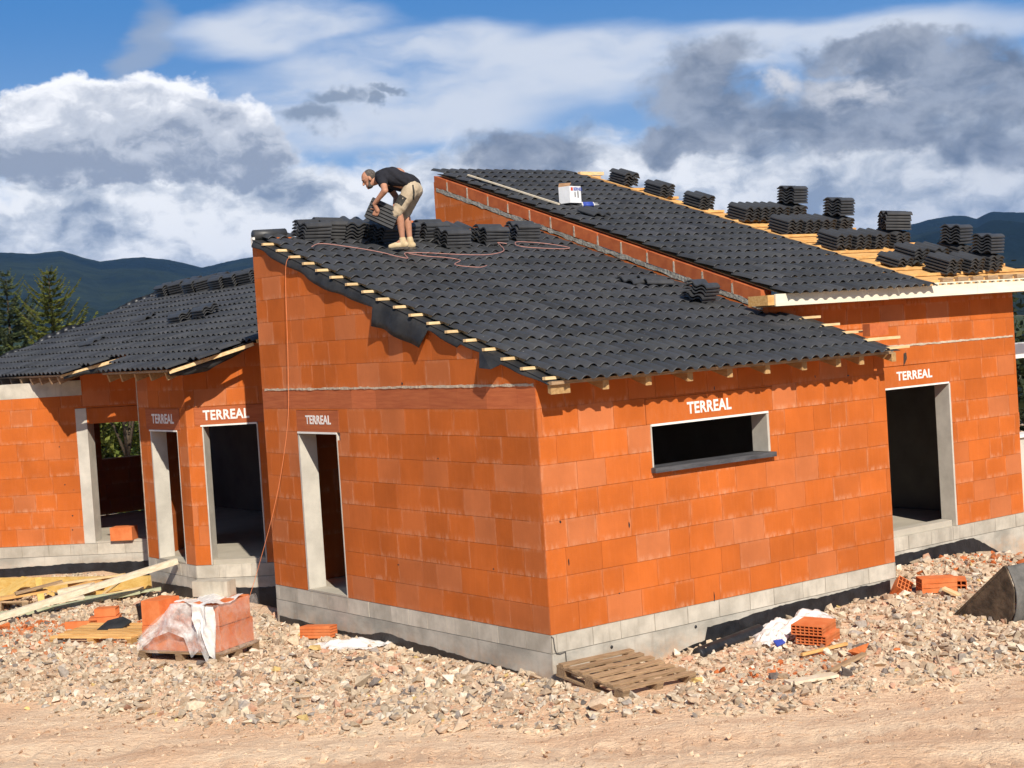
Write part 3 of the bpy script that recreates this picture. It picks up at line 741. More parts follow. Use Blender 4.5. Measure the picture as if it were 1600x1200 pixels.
for i in range(26):
    x = -.2+i*.19; y = 18.0+x*.16
    h = .05+.16*max(0, fbm(np.array([x*2.3]), np.array([3.3]), 3)[0]+.12)*2
    if i: mb.add([px_, (x, y, PC(x)-.02), (x, y+.03, PC(x)+h), pt_, ], [(0, 1, 2, 3)], None, None, True)
    px_ = (x, y, PC(x)-.02); pt_ = (x, y+.03, PC(x)+h)
o = mb.obj("verge_membrane", M['bitumen'], house); o.modifiers.new("thick", 'SOLIDIFY').thickness = .12
# --- bitumen coat along the foot of the walls, ragged top edge
def coat(wf, pts, out=.010, step=.05, seed=1):
    rnd = random.Random(seed); mb = MB(); us = np.arange(pts[0][0], pts[-1][0], step); prev = None
    for u in us:
        z = np.interp(u, [p[0] for p in pts], [p[1] for p in pts])+rnd.uniform(-.006, .006)+.07*float(fbm(np.array([u*1.9+seed*7]), np.array([seed*3.1]), 4)[0])
        if prev: mb.prism([wp(wf, prev[0], -1.0, out), wp(wf, u, -1.0, out), wp(wf, u, z, out), wp(wf, prev[0], prev[1], out)], Vector(wf[2])*(-out+.001))
        prev = (u, z)
    return mb.obj("bitumen_coat", M['bitumen'], house)
coat(WA_L, [(.02, -.475), (1.0, -.46), (2.5, -.40), (3.4, -.36), (3.7, -.42), (5.0, -.44), (6.0, -.42)], seed=1)
coat(WA_R, [(.06, -.56), (1.5, -.52), (2.25, -.42), (2.26, -.28), (3.2, -.25), (4.3, -.22), (5.5, -.20)], seed=2)
coat(WB_F, [(.9, -.30), (2.4, -.26), (3.3, -.23), (4.1, -.22), (4.9, -.62)], seed=3)
coat(WF2, [(0, -.36), (1.7, -.38)], seed=4); coat(WF3, [(0, -.36), (1.9, -.36)], seed=5); coat(WF1, [(.2, -.40), (2.2, -.34), (4.3, -.36)], seed=6)
# earth wire at the corner of the plinth, tie holes in the cast footing
mb = MB(); mb.tube([(-.004, -.012, -.01), (.02, -.014, -.03), (.03, -.014, -.15), (.05, -.014, -.2), (.10, -.014, -.21), (.17, -.016, -.2), (.175, -.016, -.36), (.18, -.03, -.5)], .006, 6); mb.obj("earth_wire", M['steel'], house)
for (u, z) in ((.82, -.265), (2.08, -.25)):
    mb = MB(); mb.tube([wp(WA_R, u, z, .004), wp(WA_R, u, z, .0065)], .02, 10); mb.obj("tie_hole", M['bitumen'], house)
# --- porch end and low terrace wall beyond the right hand corner
slabbox("porch_beam", (XE+.02, 2.2, 2.28), (XE+2.6, 2.45, 2.52), 'white'); slabbox("terrace_wall", (XE+.02, 2.3, -.9), (XE+2.6, 2.5, 1.0), 'jamb'); slabbox("wall_coping", (XE+.02, 2.25, 1.0), (XE+2.6, 2.55, 1.05), 'white'); slabbox("brick_coping", (XE+.3, 3.2, 1.05), (XE+2.6, 3.4, 1.3), 'brick')

# chipped corners and open joints in the blockwork
rnd = random.Random(31)
for (wf, u, z, w, h) in ((WA_L, 2.55, 2.70, .05, .045), (WA_L, 2.9, .52, .05, .02), (WA_L, .95, .63, .03, .02), (WA_L, 1.9, 1.83, .03, .02), (WA_R, .22, 1.18, .03, .035), (WA_R, .30, .74, .022, .09), (WA_R, 1.18, 1.03, .028, .075), (WA_R, 2.40, .05, .018, .16), (WA_R, .98, .30, .02, .02), (WA_R, 2.6, 2.43, .02, .05), (WA_R, 4.9, 2.42, .05, .02), (WA_R, 4.3, 2.45, .02, .04), (WF1, 2.05, 1.72, .03, .03), (WF1, 2.1, 1.05, .03, .03), (WF1, 2.2, .5, .035, .03), (WF1, 2.18, .25, .035, .03), (WF1, 2.26, .95, .02, .02)):
    mb = MB(); pts = [(u+w*.5*math.cos(a)*rnd.uniform(.6, 1.1), z+h*.5*math.sin(a)*rnd.uniform(.6, 1.1)) for a in np.linspace(0, 5.6, 7)]
    mb.prism([wp(wf, p[0], p[1], .0032) for p in pts], Vector(wf[2])*-.02); mb.obj("chipped_hole", M['bitumen'], house)
import bmesh
# ================================================================== ground
RD = Vector((.797, -.604, 0)); FD = Vector((.604, .797, 0))        # along the track / towards the house
def build_dist(x, y):
    """distance in front of the house walls (positive outside), numpy"""
    dA = np.maximum(np.maximum(-x, x-5.588), np.maximum(-y, y-6.1))
    dB = np.maximum(np.maximum(4.89-x, x-10.3), np.maximum(1.363-y, y-8.8))
    dC = np.maximum(np.maximum(.19-x, x-5.0), np.maximum(6.1-y, y-18))
    dF = np.maximum((13.9-x-y)*S2, y-18)
    return np.minimum(np.minimum(dA, dB), np.minimum(dC, np.maximum(dF, -x-1.6)))
def gravel_edge(x, y):
    """signed distance inside the rubble area (positive inside)"""
    t = x*.797-y*.604; f = x*.604+y*.797
    lim = np.interp(t, [-14, -6.0, -3.6, -1.55, .16, 1.41, 2.68, 4.03, 4.8, 9], [1.1, .9, -.8, -1.5, -1.75, -1.5, -1.3, -.97, -.6, .3])
    return f-lim+.35*fbm(t*1.3, f*1.3, 3)
def ground_z(x, y):
    d = build_dist(x, y); e = gravel_edge(x, y)
    z = -.60+.10*np.clip(e/.8, 0, 1)
    z = z+.10*fbm(x*.8, y*.8, 4)+.05*fbm(x*3.1, y*3.1, 3)
    z = z+.15*np.exp(-((x-8.0)**2/3.2+(y-.2)**2/2.0))+.10*np.exp(-((x-5.2)**2/3.0+(y+.9)**2/1.6))+.06*np.exp(-((x-4.2)**2/4+(y+.4)**2/.8))
    z = z-.30*np.exp(-((x-10.4)**2/1.2+(y-.9)**2/1.5))
    # trampled soil and wheel ruts on the track
    t = x*.797-y*.604; f = x*.604+y*.797; k = np.clip(-e/.4, 0, 1)
    z = z+k*(.03*fbm(t*2.2, f*6.0, 4)+.030*np.sin(f*6.1+.9*np.sin(t*.6))*(.6+.5*np.sin(t*31)*(np.sin(f*6.1+.9*np.sin(t*.6)) < -.3))+.025*fbm(t*9, f*9, 3))
    far = np.maximum(0, np.hypot(x, y)-14)
    z = z-.06*np.where((x*.604+y*.797) > 6, far, 0)
    return np.where(d < -.35, -.75, z)
g1 = np.concatenate([np.linspace(-34, -7.2, 36), np.arange(-7.0, 7.5, .05), np.linspace(7.8, 36, 36)])
g2 = np.concatenate([np.linspace(-34, -8.2, 34), np.arange(-8.0, 9.5, .05), np.linspace(9.8, 36, 36)])
GX, GY = np.meshgrid(g1, g2, indexing='ij'); GZ = ground_z(GX, GY)
def grid_mesh(name, X_, Y_, Z_, mat, smooth=True):
    n, k = X_.shape
    co = np.stack([X_, Y_, Z_], -1).reshape(-1, 3)
    idx = np.arange(n*k).reshape(n, k)
    q = np.stack([idx[:-1, :-1], idx[1:, :-1], idx[1:, 1:], idx[:-1, 1:]], -1).reshape(-1, 4)
    me = bpy.data.meshes.new(name); me.vertices.add(len(co)); me.vertices.foreach_set('co', co.astype(np.float32).ravel())
    me.loops.add(q.size); me.loops.foreach_set('vertex_index', q.astype(np.int32).ravel())
    me.polygons.add(len(q)); me.polygons.foreach_set('loop_start', np.arange(0, q.size, 4, dtype=np.int32))
    me.polygons.foreach_set('use_smooth', np.full(len(q), smooth))
    me.update(calc_edges=True); me.validate(); me.materials.append(mat)
    o = bpy.data.objects.new(name, me); COL.objects.link(o); return o
mt, t, b, tc = material("sandy_soil")
ob = tc.outputs['Object']
ob2 = t.new('ShaderNodeVectorRotate', rotation_type='Z_AXIS'); ob2.inputs['Angle'].default_value = R(37); t.put(ob2.inputs['Vector'], ob); ov = ob2.outputs[0]
f1 = t.noise(t.mapping(ov, (.5, 1.6, 1)), 1.1, 7, 0.62); f2 = t.noise(t.mapping(ov, (2, 6, 2)), 2.2, 6, 0.7); f3 = t.noise(ov, 38, 4, 0.7)
colr = t.mix(t.smooth(f1, .35, .65), (.76, .49, .305), (.89, .655, .44))
colr = t.mix(t.math('MULTIPLY', t.smooth(f2, .52, .70), .6), colr, (.62, .35, .19))
colr = t.mix(t.math('MULTIPLY', t.smooth(f3, .56, .70), .55), colr, (.90, .71, .49))
colr = t.mix(t.math('MULTIPLY', t.smooth(f3, .40, .28), .4), colr, (.48, .30, .18))
t.put(b.inputs['Base Color'], colr); b.inputs['Roughness'].default_value = .95; b.inputs['Specular IOR Level'].default_value = .1
bump(t, b, t.math('ADD', t.math('MULTIPLY', f3, .5), t.math('ADD', f2, t.noise(ov, 14, 5, .7))), .9, .05)
M['soil'] = mt
ground = grid_mesh("ground", GX, GY, GZ, mt); tag(ground, kind='structure')

# ------------------------------------------------------------------ rubble: many loose stones, one mass
rng = np.random.default_rng(11)
def base_stone(k):
    r = np.random.default_rng(100+k)
    ph = (1+5**.5)/2
    # convex hull of a few points: broken, angular rubble
    pts = r.uniform(-1, 1, (r.integers(9, 15), 3)); pts = pts/np.maximum(np.abs(pts).max(1, keepdims=True), .35)*r.uniform(.62, 1.0, (len(pts), 1))
    bm = bmesh.new()
    for p in pts: bm.verts.new(p)
    res = bmesh.ops.convex_hull(bm, input=bm.verts)
    bmesh.ops.delete(bm, geom=[v_ for v_ in bm.verts if not v_.link_faces], context='VERTS')
    bm.verts.index_update(); bm.normal_update()
    v = np.array([q.co for q in bm.verts]); f = np.array([[q.index for q in g.verts] for g in bm.faces]); bm.free()
    return v, f
STN = [base_stone(k) for k in range(40)]
def scatter(name, n, sampler, size, seed, mat, palette, flat=(.45, .95), sink=(-.25, .6)):
    r = np.random.default_rng(seed)
    P = sampler(r, n); n = len(P)
    V = []; F = []; C = []; o = 0
    kind = r.integers(len(STN), size=n)
    for k in range(len(STN)):
        idx = np.nonzero(kind == k)[0]; q = len(idx)
        if q == 0: continue
        v, f = STN[k]; nv = len(v)
        s = np.array([size(r) for _ in range(q)])
        sc = np.stack([r.uniform(.8, 1.45, q), r.uniform(.7, 1.1, q), r.uniform(*flat, q)], 1)*s[:, None]
        w = v[None]*sc[:, None, :]
        A_ = r.uniform(0, 2*np.pi, q); B_ = r.normal(0, .38, q); C_ = r.normal(0, .38, q)
        ca, sa, cb_, sb_, cc, sc2 = np.cos(A_), np.sin(A_), np.cos(B_), np.sin(B_), np.cos(C_), np.sin(C_)
        z0 = np.zeros(q); o1 = np.ones(q)
        Rz = np.stack([ca, -sa, z0, sa, ca, z0, z0, z0, o1], 1).reshape(q, 3, 3); Rx = np.stack([o1, z0, z0, z0, cb_, -sb_, z0, sb_, cb_], 1).reshape(q, 3, 3); Ry = np.stack([cc, z0, sc2, z0, o1, z0, -sc2, z0, cc], 1).reshape(q, 3, 3)
        w = np.einsum('qij,qvj->qvi', Rz @ Rx @ Ry, w)
        pos = P[idx, :3].copy(); pos[:, 2] += s*r.uniform(sink[0], sink[1], q)
        V.append((w+pos[:, None, :]).reshape(-1, 3))
        F.append((f[None]+(np.arange(q)*nv)[:, None, None]+o).reshape(-1, 3)); o += q*nv
        cl = np.array([np.append(palette(r, P[i, 3]), 1.0) for i in idx])
        C.append(np.repeat(cl, len(f)*3, 0))
    V = np.concatenate(V); F = np.concatenate(F); C = np.concatenate(C).astype(np.float32)
    me = bpy.data.meshes.new(name); me.vertices.add(len(V)); me.vertices.foreach_set('co', V.astype(np.float32).ravel())
    me.loops.add(F.size); me.loops.foreach_set('vertex_index', F.astype(np.int32).ravel())
    me.polygons.add(len(F)); me.polygons.foreach_set('loop_start', np.arange(0, F.size, 3, dtype=np.int32))
    me.update(calc_edges=True)
    me.polygons.foreach_set('use_smooth', np.zeros(len(F), dtype=bool))
    ca = me.color_attributes.new('tint', 'FLOAT_COLOR', 'CORNER'); ca.data.foreach_set('color', C.ravel())
    me.materials.append(mat)
    ob_ = bpy.data.objects.new(name, me); COL.objects.link(ob_); return ob_
mt, t, b, tc = material("rubble_stone")
at = t.new('ShaderNodeAttribute', attribute_name='tint')
nz = t.noise(tc.outputs['Object'], 30, 6, .65)
t.put(b.inputs['Base Color'], t.mix(1.0, at.outputs['Color'], t.mix(t.smooth(nz, .3, .7), (.78, .76, .74), (1.12, 1.11, 1.1)), 'MULTIPLY'))
b.inputs['Roughness'].default_value = .95; b.inputs['Specular IOR Level'].default_value = .1
bump(t, b, nz, .5, .012); M['stone'] = mt
SHARD = [(-1.9, 7.6, .8, .8), (-2.6, 8.6, .5, .8), (1.75, -1.55, .32, .9), (8.4, .3, .9, .5), (-.7, 6.6, .45, .8), (2.4, -1.7, .4, .5), (-2.4, 6.6, .5, .5)]
def rub_sampler(r, n):
    t_ = r.uniform(-13.5, 8.5, n*5); f_ = r.uniform(-2.6, 10.5, n*5)
    x = t_*.797+f_*.604; y = -t_*.604+f_*.797
    e = gravel_edge(x, y); d = build_dist(x, y)
    dens = np.clip(e/.45+.25, 0, 1)**1.5
    keep = (d > .03) & (r.random(n*5) < dens) & (y < 15) & (x < 10.8)
    x, y = x[keep][:n], y[keep][:n]
    for (px_, py_, pr_) in ((-1.78, 4.78, .62), (.42, -.69, .60), (-2.0, 6.95, .55)):
        k2 = np.hypot(x-px_, y-py_) > pr_; x, y = x[k2], y[k2]
    ck = np.zeros(len(x))
    for (cx, cy, rad, p) in SHARD: ck = np.maximum(ck, p*np.exp(-((x-cx)**2+(y-cy)**2)/rad**2))
    return np.stack([x, y, ground_z(x, y), ck], -1)
def rub_col(r, ck):
    q = r.random()
    if r.random() < ck*.75: c0 = np.array((.58, .17, .055)) if q < .7 else np.array((.55, .24, .12))
    elif q < .46: c0 = np.array((.59, .475, .34))
    elif q < .74: c0 = np.array((.53, .395, .275))
    elif q < .87: c0 = np.array((.70, .60, .47))
    elif q < .925: c0 = np.array((.38, .33, .28))
    elif q < .955: c0 = np.array((.19, .16, .14))
    elif q < .994: c0 = np.array((.56, .33, .22))
    else: c0 = np.array((.66, .48, .20))
    return np.clip(c0*r.uniform(.68, 1.14), 0, .85)
rub = scatter("rubble", 52000, rub_sampler, lambda r: float(np.clip(r.lognormal(-3.75, .45), .010, .075)), 21, M['stone'], rub_col)
tag(rub, kind='stuff'); rub['label'] = "loose pale rubble stones spread along the foot of the house"
def big_sampler(r, n):
    q = rub_sampler(r, n); q[:, 2] += .012; return q
bigs = scatter("rubble", 1700, big_sampler, lambda r: float(np.clip(r.lognormal(-2.98, .30), .035, .10)), 24, M['stone'], rub_col, (.40, .75))
tag(bigs, kind='stuff'); bigs['label'] = "larger broken stones lying on top of the rubble"
def peb_sampler(r, n):
    t_ = r.uniform(-8, 7, n*3); f_ = r.uniform(-6.0, .5, n*3)
    x = t_*.797+f_*.604; y = -t_*.604+f_*.797
    e = gravel_edge(x, y); keep = (e < .3) & (r.random(n*3) < np.exp(np.minimum(e, 0)/.9)*.8+.15)
    x, y = x[keep][:n], y[keep][:n]
    return np.stack([x, y, ground_z(x, y)-.004, np.zeros(len(x))], -1)
def peb_col(r, ck):
    c0 = np.array((.60, .44, .30)) if r.random() < .7 else np.array((.48, .31, .20))
    return c0*r.uniform(.75, 1.2)
peb = scatter("pebbles", 5200, peb_sampler, lambda r: float(np.clip(r.lognormal(-4.35, .5), .006, .05)), 22, M['stone'], peb_col)
tag(peb, kind='stuff'); peb['label'] = "small pebbles trodden into the sandy track"

# ------------------------------------------------------------------ hills and valley
skyl = [(-60, 3.4), (-45, 4.2), (-35, 3.2), (-26, 4.0), (-21, 3.5), (-17.58, 3.84), (-16.53, 3.74), (-15.57, 3.81), (-14.94, 3.56), (-14.3, 3.35), (-13.53, 3.42), (-12.76, 3.45), (-11.89, 3.29), (-10.8, 2.96), (-10.12, 3.08), (-8.98, 3.24), (-6, 3.9), (-3.31, 4.1), (0, 3.6), (5, 2.9), (9, 2.3), (12, 2.35), (13.6, 2.6), (14.38, 2.83), (15.04, 2.95), (15.9, 3.03), (16.3, 2.98), (16.64, 2.85), (17.18, 3.05), (18.23, 2.94), (21, 3.3), (27, 2.6), (36, 3.4), (48, 2.8), (60, 3.6)]
aa = np.concatenate([np.linspace(-180, -61, 60), np.linspace(-60, -20, 80), np.linspace(-19.9, 20, 420), np.linspace(20.1, 60, 80), np.linspace(61, 180, 60)])
rr = np.concatenate([np.linspace(27, 90, 10), np.linspace(110, 800, 26), np.linspace(830, 2650, 90), np.linspace(2700, 6500, 16)])
AA, RR = np.meshgrid(aa, rr, indexing='ij')
EE = np.interp(AA, [s[0] for s in skyl], [s[1] for s in skyl], left=3.2, right=3.2)
back = np.clip((np.abs(AA)-70)/40, 0, 1); EE = EE*(1-back)+2.0*back
EE = EE+.05*fbm(AA*1.7, AA*0+3, 4)+.025*fbm(AA*9, AA*0+9, 3)
HR = 2600.0; top = HR*np.tan(np.radians(EE))+3.2
tt = np.clip((RR-520)/(HR-520), 0, 1)
wx = RR*np.sin(np.radians(AA)); wy = RR*np.cos(np.radians(AA))
valley = -1.35-26*np.clip((RR-30)/320, 0, 1)
prof_ = tt**1.15
rough = 95*fbm(wx/420, wy/420, 5)*np.sin(np.pi*tt)**1.0
HZ = valley*(1-tt)+top*prof_+rough*np.clip(tt*3, 0, 1)
HZ = np.where(RR > HR, top*(1-np.clip((RR-HR)/5000, 0, 1)**.8*.75), HZ)
lim = 3.24+RR*np.tan(np.radians(EE))-2
HZ = np.where(RR < HR, np.minimum(HZ, lim-10*(1-tt)), HZ)
ang = np.radians(AA)+YAW
hills_mt, t, b, tc = material("forested_hills")
ob = tc.outputs['Object']
f1 = t.noise(ob, .004, 8, .62); f2 = t.noise(ob, .03, 7, .7); f3 = t.noise(ob, .0018, 3, .5)
colr = t.mix(t.smooth(f1, .38, .62), (.006, .012, .009), (.026, .036, .018))
colr = t.mix(t.math('MULTIPLY', t.smooth(f2, .40, .65), .55), colr, (.005, .010, .009))
sx = t.new('ShaderNodeSeparateXYZ'); t.put(sx.inputs[0], ob)
low = t.smooth(sx.outputs[2], 40, -5)
vor = t.new('ShaderNodeTexVoronoi'); vor.inputs['Scale'].default_value = .011; t.put(vor.inputs['Vector'], t.mapping(ob, (1, 1, .01)))
sv = t.new('ShaderNodeSeparateColor'); t.put(sv.inputs[0], vor.outputs['Color'])
patch = t.math('MULTIPLY', low, t.math('GREATER_THAN', sv.outputs[0], .72))
colr = t.mix(patch, colr, t.mix(sv.outputs[1], (.05, .075, .03), (.16, .14, .08)))
t.put(b.inputs['Base Color'], colr); b.inputs['Roughness'].default_value = 1; b.inputs['Specular IOR Level'].default_value = 0
bump(t, b, f2, 1.0, 12.0)
hills = grid_mesh("hills", CAM.x+RR*np.sin(ang), CAM.y+RR*np.cos(ang), HZ, hills_mt); tag(hills, kind='structure')

# ------------------------------------------------------------------ trees
def finish_tree(root, crown, trunk, cm):
    crown.obj("crown", M[cm], root); trunk.obj("trunk", M['trunk'], root)
def conifer(label, x, y, zb, H, RB, seed, cm):
    r = random.Random(seed); root = thing("conifer_tree", label, "tree", (x, y, zb), 0, "conifers behind the wing roof")
    tr = MB(); cr_ = MB()
    tr.tube([(0, 0, 0), (.03, 0, H*.5), (0, .02, H*.97)], [.16, .09, .012], 8)
    z = H*.10
    while z < H*.985:
        q = 1-z/H; Lb = RB*(q**.72)*r.uniform(.7, 1.18)+.10
        nb = 5 if q > .3 else 4
        a0 = r.uniform(0, 6.28)
        for k in range(nb):
            a = a0+k*6.283/nb+r.uniform(-.35, .35); L = Lb*r.uniform(.65, 1.15)
            d = Vector((math.cos(a), math.sin(a), 0)); up = r.uniform(.05, .35)+.45*(1-q)
            pts = []
            for s in range(7):
                sv_ = s/6; pts.append(Vector((0, 0, z))+d*L*sv_+Vector((0, 0, L*(up*sv_-.18*math.sin(sv_*3.14)+.16*sv_*sv_))))
            tr.tube(pts[:6], [.022*(1-.14*s)*(.4+q) for s in range(6)], 5)
            nn = max(9, int(L*34))
            for s in range(nn):
                sv_ = (s+.6)/nn; fi = sv_*6; i0 = min(int(fi), 5); p = pts[i0].lerp(pts[i0+1], fi-i0)
                for side in (-1, 1, 0, .5, -.5):
                    tl = (.15*(1-sv_)+.085)*r.uniform(.6, 1.2)*min(1, .4+L*.5)
                    sd = d.cross(Vector((0, 0, 1)))*side
                    dir_ = (d*r.uniform(.5, 1.0)+sd*r.uniform(.5, 1.1)+Vector((0, 0, r.uniform(-.25, .55)))).normalized()
                    w = dir_.cross(Vector((r.uniform(-1, 1), r.uniform(-1, 1), r.uniform(-1, 1)))).normalized()*tl*.15
                    tv = r.uniform(.55, 1.5); tint = (tv*r.uniform(.9, 1.15), tv, tv*.9)
                    e = p+dir_*tl
                    cr_.add([p-w*.4, p+dir_*tl*.5-w, e, p+dir_*tl*.5+w], [(0, 1, 2, 3)], tint)
                    w2 = dir_.cross(w).normalized()*tl*.13
                    cr_.add([p-w2*.4, p+dir_*tl*.45-w2, e, p+dir_*tl*.45+w2], [(0, 1, 2, 3)], tint)
        z += max(.15, .44*q+.08)*r.uniform(.8, 1.2)
    finish_tree(root, cr_, tr, cm); return root
def broadleaf(name, label, cat, x, y, zb, H, RX, zc, RZ, seed, cm, nclump=46, leaf_=.14, group=None):
    r = random.Random(seed); root = thing(name, label, cat, (x, y, zb), 0, group)
    tr = MB(); cr_ = MB()
    tr.tube([(0, 0, 0), (.05, .03, zc*.5), (0, 0, zc)], [.07, .05, .025], 8)
    for k in range(nclump):
        while True:
            v = Vector((r.uniform(-1, 1), r.uniform(-1, 1), r.uniform(-1, 1)))
            if .12 < v.length < 1: break
        ctr = Vector((v.x*RX, v.y*RX, zc+v.z*RZ))*1.0
        if k % 3 == 0: tr.tube([(0, 0, zc*.6), (ctr*.5)+Vector((0, 0, zc*.35)), ctr], [.05, .03, .012], 5)
        cs = r.uniform(.16, .32)*RX; tv0 = r.uniform(.6, 1.25)
        for i in range(int(95*r.uniform(.7, 1.2))):
            u = Vector((r.gauss(0, 1), r.gauss(0, 1), r.gauss(0, .8)))*cs*.55
            p = ctr+u; s = leaf_*r.uniform(.6, 1.3)
            a = Vector((r.uniform(-1, 1), r.uniform(-1, 1), r.uniform(-.6, .6))).normalized(); n_ = a.orthogonal().normalized()
            n_ = (Quaternion(a, r.uniform(0, 6.28)) @ n_)
            tv = tv0*r.uniform(.75, 1.3)
            cr_.add([p-a*s*.5, p+n_*s*.28, p+a*s*.5, p-n_*s*.28], [(0, 1, 2, 3)], (tv*r.uniform(.9, 1.2), tv, tv))
    finish_tree(root, cr_, tr, cm); return root
conifer("yellow green conifer with a bare pointed tip behind the wing roof verge", 4.8, 26.1, -2.3, 7.95, 2.6, 3, 'conifer')
conifer("blue green conifer behind the wing roof, cut by the left edge of the photo", 4.5, 28.4, -2.6, 8.3, 2.9, 8, 'conifer_blue')
conifer("low dark conifer filling the gap under the two tall conifers", 1.9, 25.6, -2.4, 5.4, 2.0, 15, 'conifer')
broadleaf("leafy_tree", "sunlit leafy tree seen through the end window of the wing", "tree", 6.4, 27.4, -2.4, 6.2, 2.3, 3.6, 1.9, 5, 'leaf', 130, .2)
broadleaf("bush", "low green bush peeping over the verge of the wing roof", "bush", 5.4, 23.4, -1.9, 5.0, 1.0, 4.35, .75, 6, 'leaf', 24, .10)
broadleaf("leafy_tree", "tall dark tree beyond the right hand corner of the house", "tree", 19.6, 7.4, -3.2, 8.0, 3.2, 3.4, 3.2, 7, 'leaf_dark', 90, .2)
broadleaf("bush", "dark bush behind the porch wall at the right edge", "bush", 15.6, 5.2, -2.2, 4, 1.8, 1.9, 1.6, 9, 'leaf_dark', 46, .16)

# ------------------------------------------------------------------ the air between here and the hills
hz = MB(); hz.box((-7000, -7000, -60), (7000, 7000, 330))
mt = bpy.data.materials.new("haze"); mt.use_nodes = True; t = NT(mt.node_tree); t.n.remove(t.n['Principled BSDF'])
pv = t.new('ShaderNodeVolumePrincipled'); pv.inputs['Color'].default_value = (.26, .52, 1.0, 1); pv.inputs['Density'].default_value = 0.8e-4
t.l.new(pv.outputs[0], t.n['Material Output'].inputs['Volume'])
haze = bpy.data.objects.new("haze", hz.mesh("haze", mt)); COL.objects.link(haze); tag(haze, kind='stuff')
# ================================================================== loose roof tiles in stacks
TLEN, TWID, TPITCH = .42, .335, .046
def single_tile():
    mb = MB(); NP = 17; st = [-TLEN/2, -TLEN/2+.01, TLEN/2]
    top = []; bot = []
    for s in st:
        for q in range(NP):
            y = -TWID/2+TWID*q/(NP-1); h = prof((y+TWID/2)/WV*1.0)
            top.append((s, y, .016+h+(.003 if s < 0 else 0))); bot.append((s, y, h))
    n = len(top); fs = []
    for r in range(2):
        for q in range(NP-1):
            a = r*NP+q; fs.append((a, a+NP, a+NP+1, a+1)); fs.append((n+a, n+a+1, n+a+NP+1, n+a+NP))
    mb.add(top+bot, fs, None, None, True)
    e = []
    for q in range(NP-1): e.append((q, q+1, n+q+1, n+q)); a = 2*NP+q; e.append((a, n+a, n+a+1, a+1))
    for r in range(2):
        a = r*NP; e.append((a, n+a, n+a+NP, a+NP)); a = r*NP+NP-1; e.append((a, a+NP, n+a+NP, n+a))
    mb.add(top+bot, e)
    return mb.mesh("roof_tile", M['tile'])
TILE = single_tile()
ORD = ["topmost", "second", "third", "fourth", "fifth", "sixth", "seventh"]
srnd = random.Random(77); first_tile = [None]
def tile_obj(loc, X_, Z_, label, group):
    if first_tile[0] is None:
        o = bpy.data.objects.new("roof_tile", TILE); first_tile[0] = o
    else: o = first_tile[0].copy()
    COL.objects.link(o); place(o, loc, X_, Z_); tag(o, label, "roof tile", group); return o
def stack(base, X_, Z_, n, desc, group, jit=.012, word="from the top of"):
    X_ = Vector(X_).normalized(); Z_ = Vector(Z_).normalized()
    for k in range(n):
        nm = ORD[n-1-k] if k else "bottom"
        if n == 1: lab = "single " + desc
        else: lab = "%s tile of %s" % (nm, desc)
        a = srnd.gauss(0, .02)
        Xr = Quaternion(Z_, a) @ X_
        p = Vector(base)+Z_*(k*TPITCH)+X_*srnd.uniform(-jit, jit)+Z_.cross(X_)*srnd.uniform(-jit, jit)*.4
        tile_obj(p, Xr, Z_, lab, group)
NA = Vector((0, -SL, 1)).normalized(); UA = Vector((0, 1, SL)).normalized()
NC = Vector((-SL, 0, 1)).normalized(); UC = Vector((1, 0, SL)).normalized()
GA_ = "dark tiles stacked along the front roof ridge"
def on_a(x, y, lift=.052): return Vector((x, y, PA(y)))+NA*lift
for (x, y, rot, n, d) in (
    (.72, 5.70, 4, 5, "the leftmost stack on the front roof"),
    (1.06, 5.80, -6, 5, "the stack second from left on the front roof"),
    (1.40, 5.76, 78, 5, "the stack third from left on the front roof"),
    (1.70, 5.86, 84, 4, "the stack just left of the worker's load"),
    (1.76, 5.42, 8, 5, "the low stack beneath the load the worker holds"),
    (2.08, 5.58, 12, 5, "the stack right behind the worker's boot"),
    (2.62, 5.62, 3, 5, "the back stack right of the worker"),
    (2.66, 5.16, 2, 5, "the front stack right of the worker"),
    (3.06, 5.58, 86, 4, "the stack between the two pairs on the ridge"),
    (3.42, 5.28, 2, 5, "the second front stack right of the worker"),
    (4.14, 5.46, -2, 5, "the rightmost stack on the front roof ridge")):
    Xd = Quaternion(NA, R(rot)) @ Vector((1, 0, 0))
    stack(on_a(x, y), Xd, NA, n, d, GA_)
stack(on_a(4.10, 2.98, .06), Quaternion(NA, R(8)) @ Vector((1, 0, 0)), NA, 1, "loose tile lying askew in the middle of the front roof", None, 0)
stack(on_a(4.36, 2.86, .075), Quaternion(NA, R(-10)) @ Vector((1, 0, 0)), NA, 1, "tile lying against the loose one on the front roof", None, 0)
stack(on_a(4.34, 2.02, .06), Quaternion(NA, R(20)) @ Vector((1, 0, 0)), (Vector((.10, -.34, 1))).normalized(), 5, "the messy pile beside the upper gable on the front roof", "tiles in the messy pile", .035)
